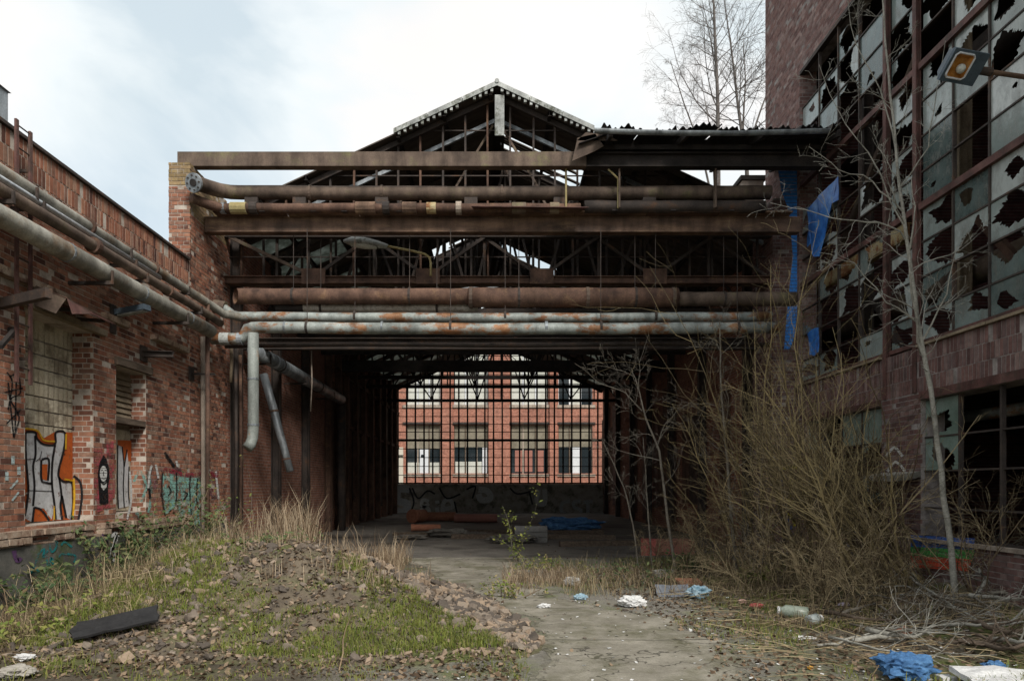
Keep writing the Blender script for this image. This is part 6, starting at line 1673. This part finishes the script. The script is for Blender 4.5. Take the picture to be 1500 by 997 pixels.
# grit over the yard
rg = random.Random(441); mb = MB()
for i in range(3800):
    y = 5.0 + 10*rg.random()**1.6; x = rg.uniform(-1.5, 6.2) if rg.random() < 0.85 else rg.uniform(-5.5, 0)
    if interp(PL,y) < x < interp(PR,y) and rg.random() < 0.86: continue
    s = rg.uniform(0.008, 0.03) if rg.random() < 0.93 else rg.uniform(0.03, 0.07)
    vs, fs = CH[rg.randrange(16)]; rot = Matrix.Rotation(rg.uniform(0,6.28),3,'Z')
    p = Vector((x, y, top(x,y)+s*0.25)); mb.add([p + rot @ (v*s) for v in vs], fs, rg.random())
tag(mb.build('grit', M['stone']), 'loose grit and brick crumbs on the yard', 'grit', kind='stuff')
M['white_scrap'] = weathered('white_scrap', [(0.55,0.55,0.53),(0.70,0.70,0.68)], 6, 0.7)
mb = MB()
for i in range(420):
    y = 5.2 + 6*rg.random()**1.4; x = rg.uniform(-0.6, 5.0)
    s = rg.uniform(0.005, 0.022); q = Vector((x, y, top(x,y) + 0.012)); a = rg.uniform(0,6.28); u = Vector((math.cos(a), math.sin(a), rg.gauss(0,.2)))*s; v = Vector((-math.sin(a), math.cos(a), rg.gauss(0,.2)))*s*rg.uniform(.4,1)
    mb.add([q-u-v, q+u-v, q+u+v, q-u+v], [(0,1,2,3)])
tag(mb.build('paper_scraps', M['white_scrap']), 'tiny white scraps strewn over the yard', 'litter', kind='stuff')

# ================================================================== LITTER AND DEBRIS
def on_top(px, py):
    """where the sight line through a photo pixel meets the ground or mound"""
    y = 4.0
    while y < 45:
        q = pY(px, py, y)
        if q.z <= top(q.x, q.y): return q
        y += 0.02
    return pZ(px, py, 0.0)
def pcol(name, cols, rough=0.5, spec=0.4): 
    if name not in M: M[name] = weathered(name, cols, 7, rough, spec=spec, bumps=0.2)
    return M[name]
def crumple(name, label, cat, px, py, size, mat, seed, flat=0.5, group=None):
    q = on_top(px, py); g_ = top(q.x, q.y)
    bm = bmesh.new(); bmesh.ops.create_icosphere(bm, subdivisions=4, radius=1)
    for v in bm.verts:
        n_ = v.co.normalized(); f = 1 + 0.55*mn.turbulence(n_*1.7 + Vector((seed*3.1,0,0)), 4, True) - 0.35 + 0.12*mn.noise(n_*9 + Vector((seed,0,0)))
        v.co = Vector((n_.x*size[0]/2*f, n_.y*size[1]/2*f, n_.z*size[2]/2*f))
    zmin = min(v.co.z for v in bm.verts)
    for v in bm.verts: v.co += Vector((q.x, q.y, g_ - zmin*0.8)); v.co.z = max(v.co.z, top(v.co.x, v.co.y) - 0.01)
    me = bpy.data.meshes.new(name); bm.to_mesh(me); bm.free(); me.materials.append(mat)
    return tag(link(name, me), label, cat, group)
WH = pcol('white_plastic', [(0.55,0.55,0.54),(0.72,0.72,0.71)], 0.5)
BL = pcol('blue_cloth', [(0.02,0.07,0.17),(0.05,0.14,0.30),(0.11,0.25,0.44)], 0.8)
CY_ = pcol('cyan_plastic', [(0.12,0.24,0.32),(0.27,0.40,0.48),(0.5,0.58,0.6)], 0.35)
RD = pcol('red_plastic', [(0.35,0.06,0.05),(0.45,0.15,0.13)], 0.5)
crumple('plastic_bag', 'white crumpled plastic bag beside the drive', 'bag', 927, 888, (0.42,0.30,0.18), WH, 1)
crumple('plastic_bag', 'pale blue crumpled plastic bag leaning on the grey board', 'bag', 1022, 876, (0.40,0.25,0.22), CY_, 2)
crumple('wrapper', 'small blue and white wrapper among dry weeds', 'wrapper', 850, 878, (0.22,0.15,0.10), CY_, 3)
crumple('plastic_bag', 'small white crumpled bag in the dry weeds by the drive', 'bag', 838, 858, (0.30,0.2,0.18), pcol('dirty_white', [(0.30,0.29,0.27),(0.45,0.44,0.42)], 0.6), 4)
crumple('wrapper', 'white paper lump at the end of the rubble spill', 'wrapper', 797, 890, (0.2,0.12,0.07), WH, 5)
crumple('cloth', 'big crumpled blue cloth on the ground', 'cloth', 1326, 992, (0.50,0.42,0.26), BL, 6)
crumple('cloth', 'small blue rag beside the white foam sheet', 'cloth', 1458, 984, (0.20,0.16,0.10), BL, 7)
crumple('plastic_bag', 'white crumpled sheet at the foot of the rubble by the left wall', 'bag', 36, 966, (0.20,0.16,0.07), WH, 8)
crumple('wrapper', 'red crumpled wrapper near the thicket edge', 'wrapper', 1108, 890, (0.20,0.13,0.08), RD, 9)
crumple('wrapper', 'faded pink wrapper beside the red one', 'wrapper', 1088, 884, (0.14,0.1,0.07), pcol('pink_plastic', [(0.45,0.25,0.22),(0.55,0.35,0.32)], 0.5), 10)
crumple('wrapper', 'orange-yellow wrapper on the mossy asphalt', 'wrapper', 1187, 980, (0.06,0.05,0.035), pcol('orange_plastic', [(0.5,0.24,0.02),(0.6,0.32,0.04)], 0.5), 11)
crumple('plastic_bag', 'pale crumpled bag under the willow rods', 'bag', 1150, 808, (0.34,0.24,0.16), pcol('pale_blue_plastic', [(0.32,0.38,0.40),(0.46,0.52,0.54)], 0.5), 12)
crumple('wrapper', 'lilac wrapper among fallen branches', 'wrapper', 1236, 888, (0.17,0.08,0.06), pcol('lilac_plastic', [(0.35,0.30,0.40),(0.5,0.44,0.52)], 0.5), 13)
crumple('plastic_bag', 'greyish crumpled plastic in the branch heap', 'bag', 1455, 905, (0.16,0.12,0.10), pcol('dirty_white', []), 14)
crumple('moss_lump', 'mossy earth lump by the brush', 'clod', 1320, 905, (0.30,0.24,0.16), M['mound'], 15)
crumple('wrapper', 'white foam strip on the mossy ground', 'foam', 1178, 937, (0.28,0.06,0.05), WH, 16)
crumple('cement_lump', 'grey lump of old cement at the yard edge', 'rubble', 22, 992, (0.36,0.26,0.12), M['concrete'], 17)
def slab(name, label, cat, px, py, size, rz, tilt, mat, z=0.0, roll=0.0):
    q = on_top(px, py); g_ = top(q.x, q.y)
    rot = Matrix.Rotation(R(rz),3,'Z') @ Matrix.Rotation(R(tilt),3,'X') @ Matrix.Rotation(R(roll),3,'Y')
    hz = abs(size[1]/2*math.sin(R(tilt))) + abs(size[0]/2*math.sin(R(roll))) + size[2]/2*math.cos(R(tilt))
    mb = MB(); bm = bmesh.new(); bmesh.ops.create_cube(bm, size=1)
    bmesh.ops.subdivide_edges(bm, edges=bm.edges[:], cuts=4, use_grid_fill=True)
    for v in bm.verts:
        c = Vector((v.co.x*size[0], v.co.y*size[1], v.co.z*size[2])); c = c + Vector((fbm(c.x*6,c.y*6,px)*0.06*size[0], fbm(c.x*6,c.y*6,py)*0.06*size[1], fbm(c.x*3,c.y*3,px)*0.10*min(size[0],size[1])))
        v.co = rot @ c + Vector((q.x, q.y, g_ + hz*0.8 + z))
    me = bpy.data.meshes.new(name); bm.to_mesh(me); bm.free(); me.materials.append(mat)
    return tag(link(name, me), label, cat)
FELT = pcol('roofing_felt', [(0.012,0.012,0.013),(0.03,0.03,0.031)], 0.75)
slab('roofing_felt', 'black slab of roofing felt lying on the front of the mound', 'roofing felt', 170, 930, (0.78,0.30,0.025), 24, 22, FELT, 0.02, -10)
slab('foam_sheet', 'white foam sheet at the yard edge near the blue cloth', 'foam', 1490, 1000, (0.85,0.35,0.05), -8, 6, WH)
slab('foam_sheet', 'small white foam scrap between blue cloth and foam sheet', 'foam', 1385, 996, (0.16,0.10,0.04), 12, 5, WH)
slab('board', 'grey board propped up behind the pale blue bag', 'board', 985, 872, (0.5,0.30,0.03), -6, 28, pcol('grey_board', [(0.13,0.145,0.17),(0.21,0.225,0.25)], 0.7))
slab('roof_tile', 'orange-red roof tile lying above the grey board', 'tile', 1010, 858, (0.42,0.24,0.05), 14, 22, pcol('terracotta', [(0.26,0.10,0.06),(0.38,0.17,0.10)], 0.85))
slab('stone_slab', 'pale kerb stone in the weeds behind the grey board', 'stone', 972, 845, (0.36,0.2,0.14), 5, 4, M['concrete'])
slab('brick_fragment', 'orange brick fragment under the saplings', 'brick', 1060, 832, (0.5,0.24,0.12), 10, 8, M['terracotta'])
slab('brick_fragment', 'orange brick fragment near the drive right of dry weeds', 'brick', 1325, 930, (0.2,0.1,0.07), 40, 8, M['terracotta'])
slab('orange_block', 'orange-red masonry block in the shrubs at the hall mouth', 'block', 985, 812, (0.95,0.4,0.40), 4, 3, M['red_panel'])
slab('orange_block', 'red and white broken box beside the orange block', 'box', 950, 813, (0.36,0.4,0.42), -10, 3, RD)
# jars
def jar(label, px, py, L_, r, mat, rz):
    q = on_top(px, py); g_ = top(q.x, q.y); t_ = thing('glass_jar', label, 'jar', (q.x, q.y, g_))
    d = Vector((math.cos(R(rz)), math.sin(R(rz)), 0.05)); c = Vector((q.x, q.y, g_ + r*0.9))
    MB().tube([c - d*L_/2, c - d*(L_/2-0.01), c + d*L_*0.3, c + d*L_*0.42, c + d*L_/2], [r*0.85, r, r, r*0.65, r*0.6], 14).build('body', mat, t_, True)
    MB().tube([c + d*L_*0.5, c + d*(L_*0.5+0.03)], r*0.68, 14).build('lid', WH, t_)
jar('big greenish plastic jar lying in the litter', 1163, 905, 0.34, 0.085, pcol('green_plastic', [(0.22,0.27,0.21),(0.36,0.40,0.33)], 0.3), 160)
jar('small clear jar next to the greenish one', 1192, 915, 0.20, 0.07, pcol('clear_plastic', [(0.28,0.32,0.31),(0.42,0.46,0.45)], 0.25), 30)

# fallen branches
def branch(label, pts, r, seed, mat='bark_pale', group=None, twigs=7):
    rg = random.Random(seed); P = []
    for (px, py, up) in pts:
        q = pZ(px, py, 0.25); q = pZ(px, py, min(0.6, top(q.x, q.y)) + up); q.z = top(q.x, q.y) + up; P.append(q)
    t_ = thing('fallen_branch', label, 'branch', tuple(P[0]), group)
    Q = []
    for i in range(len(P)-1):
        for s in range(4): Q.append(P[i].lerp(P[i+1], s/4) + Vector((rg.gauss(0,.012), rg.gauss(0,.012), rg.gauss(0,.010))))
    Q.append(P[-1]); n = len(Q); rr = [max(.004, r*(1-.75*i/(n-1))) for i in range(n)]
    MB().tube(Q, rr, 7).build('limb', M[mat], t_, True)
    tw = MB()
    for k in range(twigs):
        i = rg.randrange(n//4, n-1); dd = (Q[i+1]-Q[i]).normalized(); ax = dd.orthogonal().normalized(); ax.rotate(Matrix.Rotation(rg.uniform(0,6.28),3,dd))
        if ax.z < -0.2: ax = -ax
        grow(tw, Q[i], dd*0.75+ax*0.6, rg.uniform(.3,.7), rr[i]*.5, 0, [(5,.15,0,3,.5,40,4),(4,.15,0,0,0,0,3)], rg)
    if twigs: tw.build('twigs', M[mat], t_)
GB = 'fallen branches heaped below the factory block'
branch('long forked pale branch arching up in front of the striped wall', [(1302,838,0.06),(1325,838,0.12),(1365,870,0.08),(1420,905,0.05),(1500,945,0.03)], 0.028, 501)
branch('pale limb leaning up against the low wall', [(1430,872,0.06),(1447,840,0.30),(1470,818,0.42),(1510,808,0.50)], 0.03, 502)
branch('thick bleached branch curving up from the heap', [(1500,868,0.10),(1460,858,0.12),(1435,838,0.32),(1424,812,0.48)], 0.028, 503)
branch('pale thin branch lying across the moss', [(1200,945,0.02),(1250,935,0.03),(1320,915,0.05),(1380,905,0.06)], 0.018, 504)
for i in range(26):
    rg = random.Random(520+i); x0, y0 = rg.uniform(1190, 1450), rg.uniform(862, 945)
    mt_ = ['bark_grey','bark_pale','timber'][i % 3]; rr_ = rg.uniform(.010,.034)
    branch('%s %s branch lying in the heap below the factory block' % ('thick' if rr_ > .022 else 'thin', ['grey','bleached pale','dark rotten'][i % 3]), [(x0,y0,rg.uniform(.02,.14)),(x0+rg.uniform(40,80),y0+rg.uniform(-6,14),rg.uniform(.04,.18)),(x0+rg.uniform(100,190),y0+rg.uniform(-12,34),rg.uniform(.02,.12))], rr_, 540+i, mt_, GB, 5)
branch('dark rotten branch on the litter edge', [(1120,868,0.04),(1160,858,0.08),(1195,852,0.06)], 0.035, 505, 'timber', None, 3)
branch('pale straight stick stuck in the mound', [(497,885,0.02),(512,910,0.03),(526,936,0.02)], 0.007, 506, 'dry', None, 0)
branch('upright pale cane in front of the roofing felt', [(195,944,0.0),(194,930,0.35)], 0.007, 507, 'dry', None, 0)

# debris in the hall
def lying(name, label, cat, px, py, L_, r, mat, rz, hollow=True):
    q = pZ(px, py, 0.0); t_ = thing(name, label, cat, (q.x, q.y, 0.014)); d = Vector((math.cos(R(rz)), math.sin(R(rz)), 0)); c = Vector((q.x, q.y, r + 0.014))
    MB().tube([c - d*L_/2, c + d*L_/2], r, 16, cap=not hollow).tube([c - d*L_/2, c + d*L_/2], r*0.86, 16, cap=False).build('pipe_run', mat, t_, True)
    m2 = MB(); ring(m2, c - d*(L_/2-0.05), d, r*1.12, 0.1, 16); m2.build('socket', mat, t_)
lying('clay_pipe', 'short orange clay pipe lying by the low wall', 'pipe', 612, 765, 0.9, 0.30, M['terracotta'], 60)
lying('clay_pipe', 'long pale red clay pipe in the middle of the hall debris', 'pipe', 645, 763, 1.5, 0.22, M['terracotta'], 4)
lying('clay_pipe', 'deep red pipe lying right of the other clay pipes', 'pipe', 697, 765, 2.0, 0.20, M['red_panel'], -3)
lying('clay_pipe', 'flat orange pipe lying nearer on the hall floor', 'pipe', 624, 778, 1.1, 0.13, M['terracotta'], 2)
for i, (px, py, L_, rz) in enumerate(((650,786,3.4,3),(690,782,3.0,-6),(720,789,2.6,5),(850,790,2.2,-8),(880,800,2.4,10),(830,783,2.6,2))):
    q = pZ(px, py, 0.0); t_ = MB(); d = Vector((math.cos(R(rz)), math.sin(R(rz)), 0.0))
    t_.bar(Vector((q.x,q.y,0.09)) - d*L_/2, Vector((q.x,q.y,0.09)) + d*L_/2, 0.2, 0.15)
    tag(t_.build('timber_baulk', M['timber']), ['longest dark timber baulk in front of the clay pipes','dark timber baulk just behind the longest one','dark timber baulk left of the grey crate','dark timber baulk right of the grey crate','dark timber baulk lying at an angle before the tarpaulin','dark timber baulk in front of the blue tarpaulin'][i], 'timber', 'timber baulks on the hall floor')
q = pZ(778, 795, 0.0); cr8 = thing('crate', 'grey wooden crate standing in the hall mouth', 'crate', (q.x, q.y, 0))
for k in range(3): MB().box(q.x-0.45, q.x+0.45, q.y, q.y+0.03, 0.02+0.16*k, 0.165+0.16*k).build('slat', M['concrete_dark'], cr8); MB().box(q.x-0.45, q.x+0.45, q.y+0.57, q.y+0.6, 0.02+0.16*k, 0.165+0.16*k).build('slat', M['concrete_dark'], cr8)
for s in (-1, 1): MB().box(q.x+s*0.47-0.018, q.x+s*0.47+0.018, q.y, q.y+0.6, 0.02, 0.5).build('side', M['concrete_dark'], cr8)
MB().box(q.x-0.45, q.x+0.45, q.y+0.032, q.y+0.568, 0.40, 0.44).build('lid', M['concrete'], cr8)
q = pZ(835, 778, 0.0)
crumple('tarpaulin', 'dark blue tarpaulin bundle at the back of the hall', 'tarpaulin', 835, 778, (2.6,0.9,0.6), BL, 21)
rgd = random.Random(601)
for i in range(6):
    px = rgd.uniform(600, 900); py = rgd.uniform(770, 800)
    crumple('debris_heap', 'low dark heap of dirt on the hall floor', 'debris', px, py, (rgd.uniform(.8,1.8), rgd.uniform(.5,1.0), rgd.uniform(.15,.4)), M['hall_floor'], 30+i, group='dirt heaps on the hall floor')
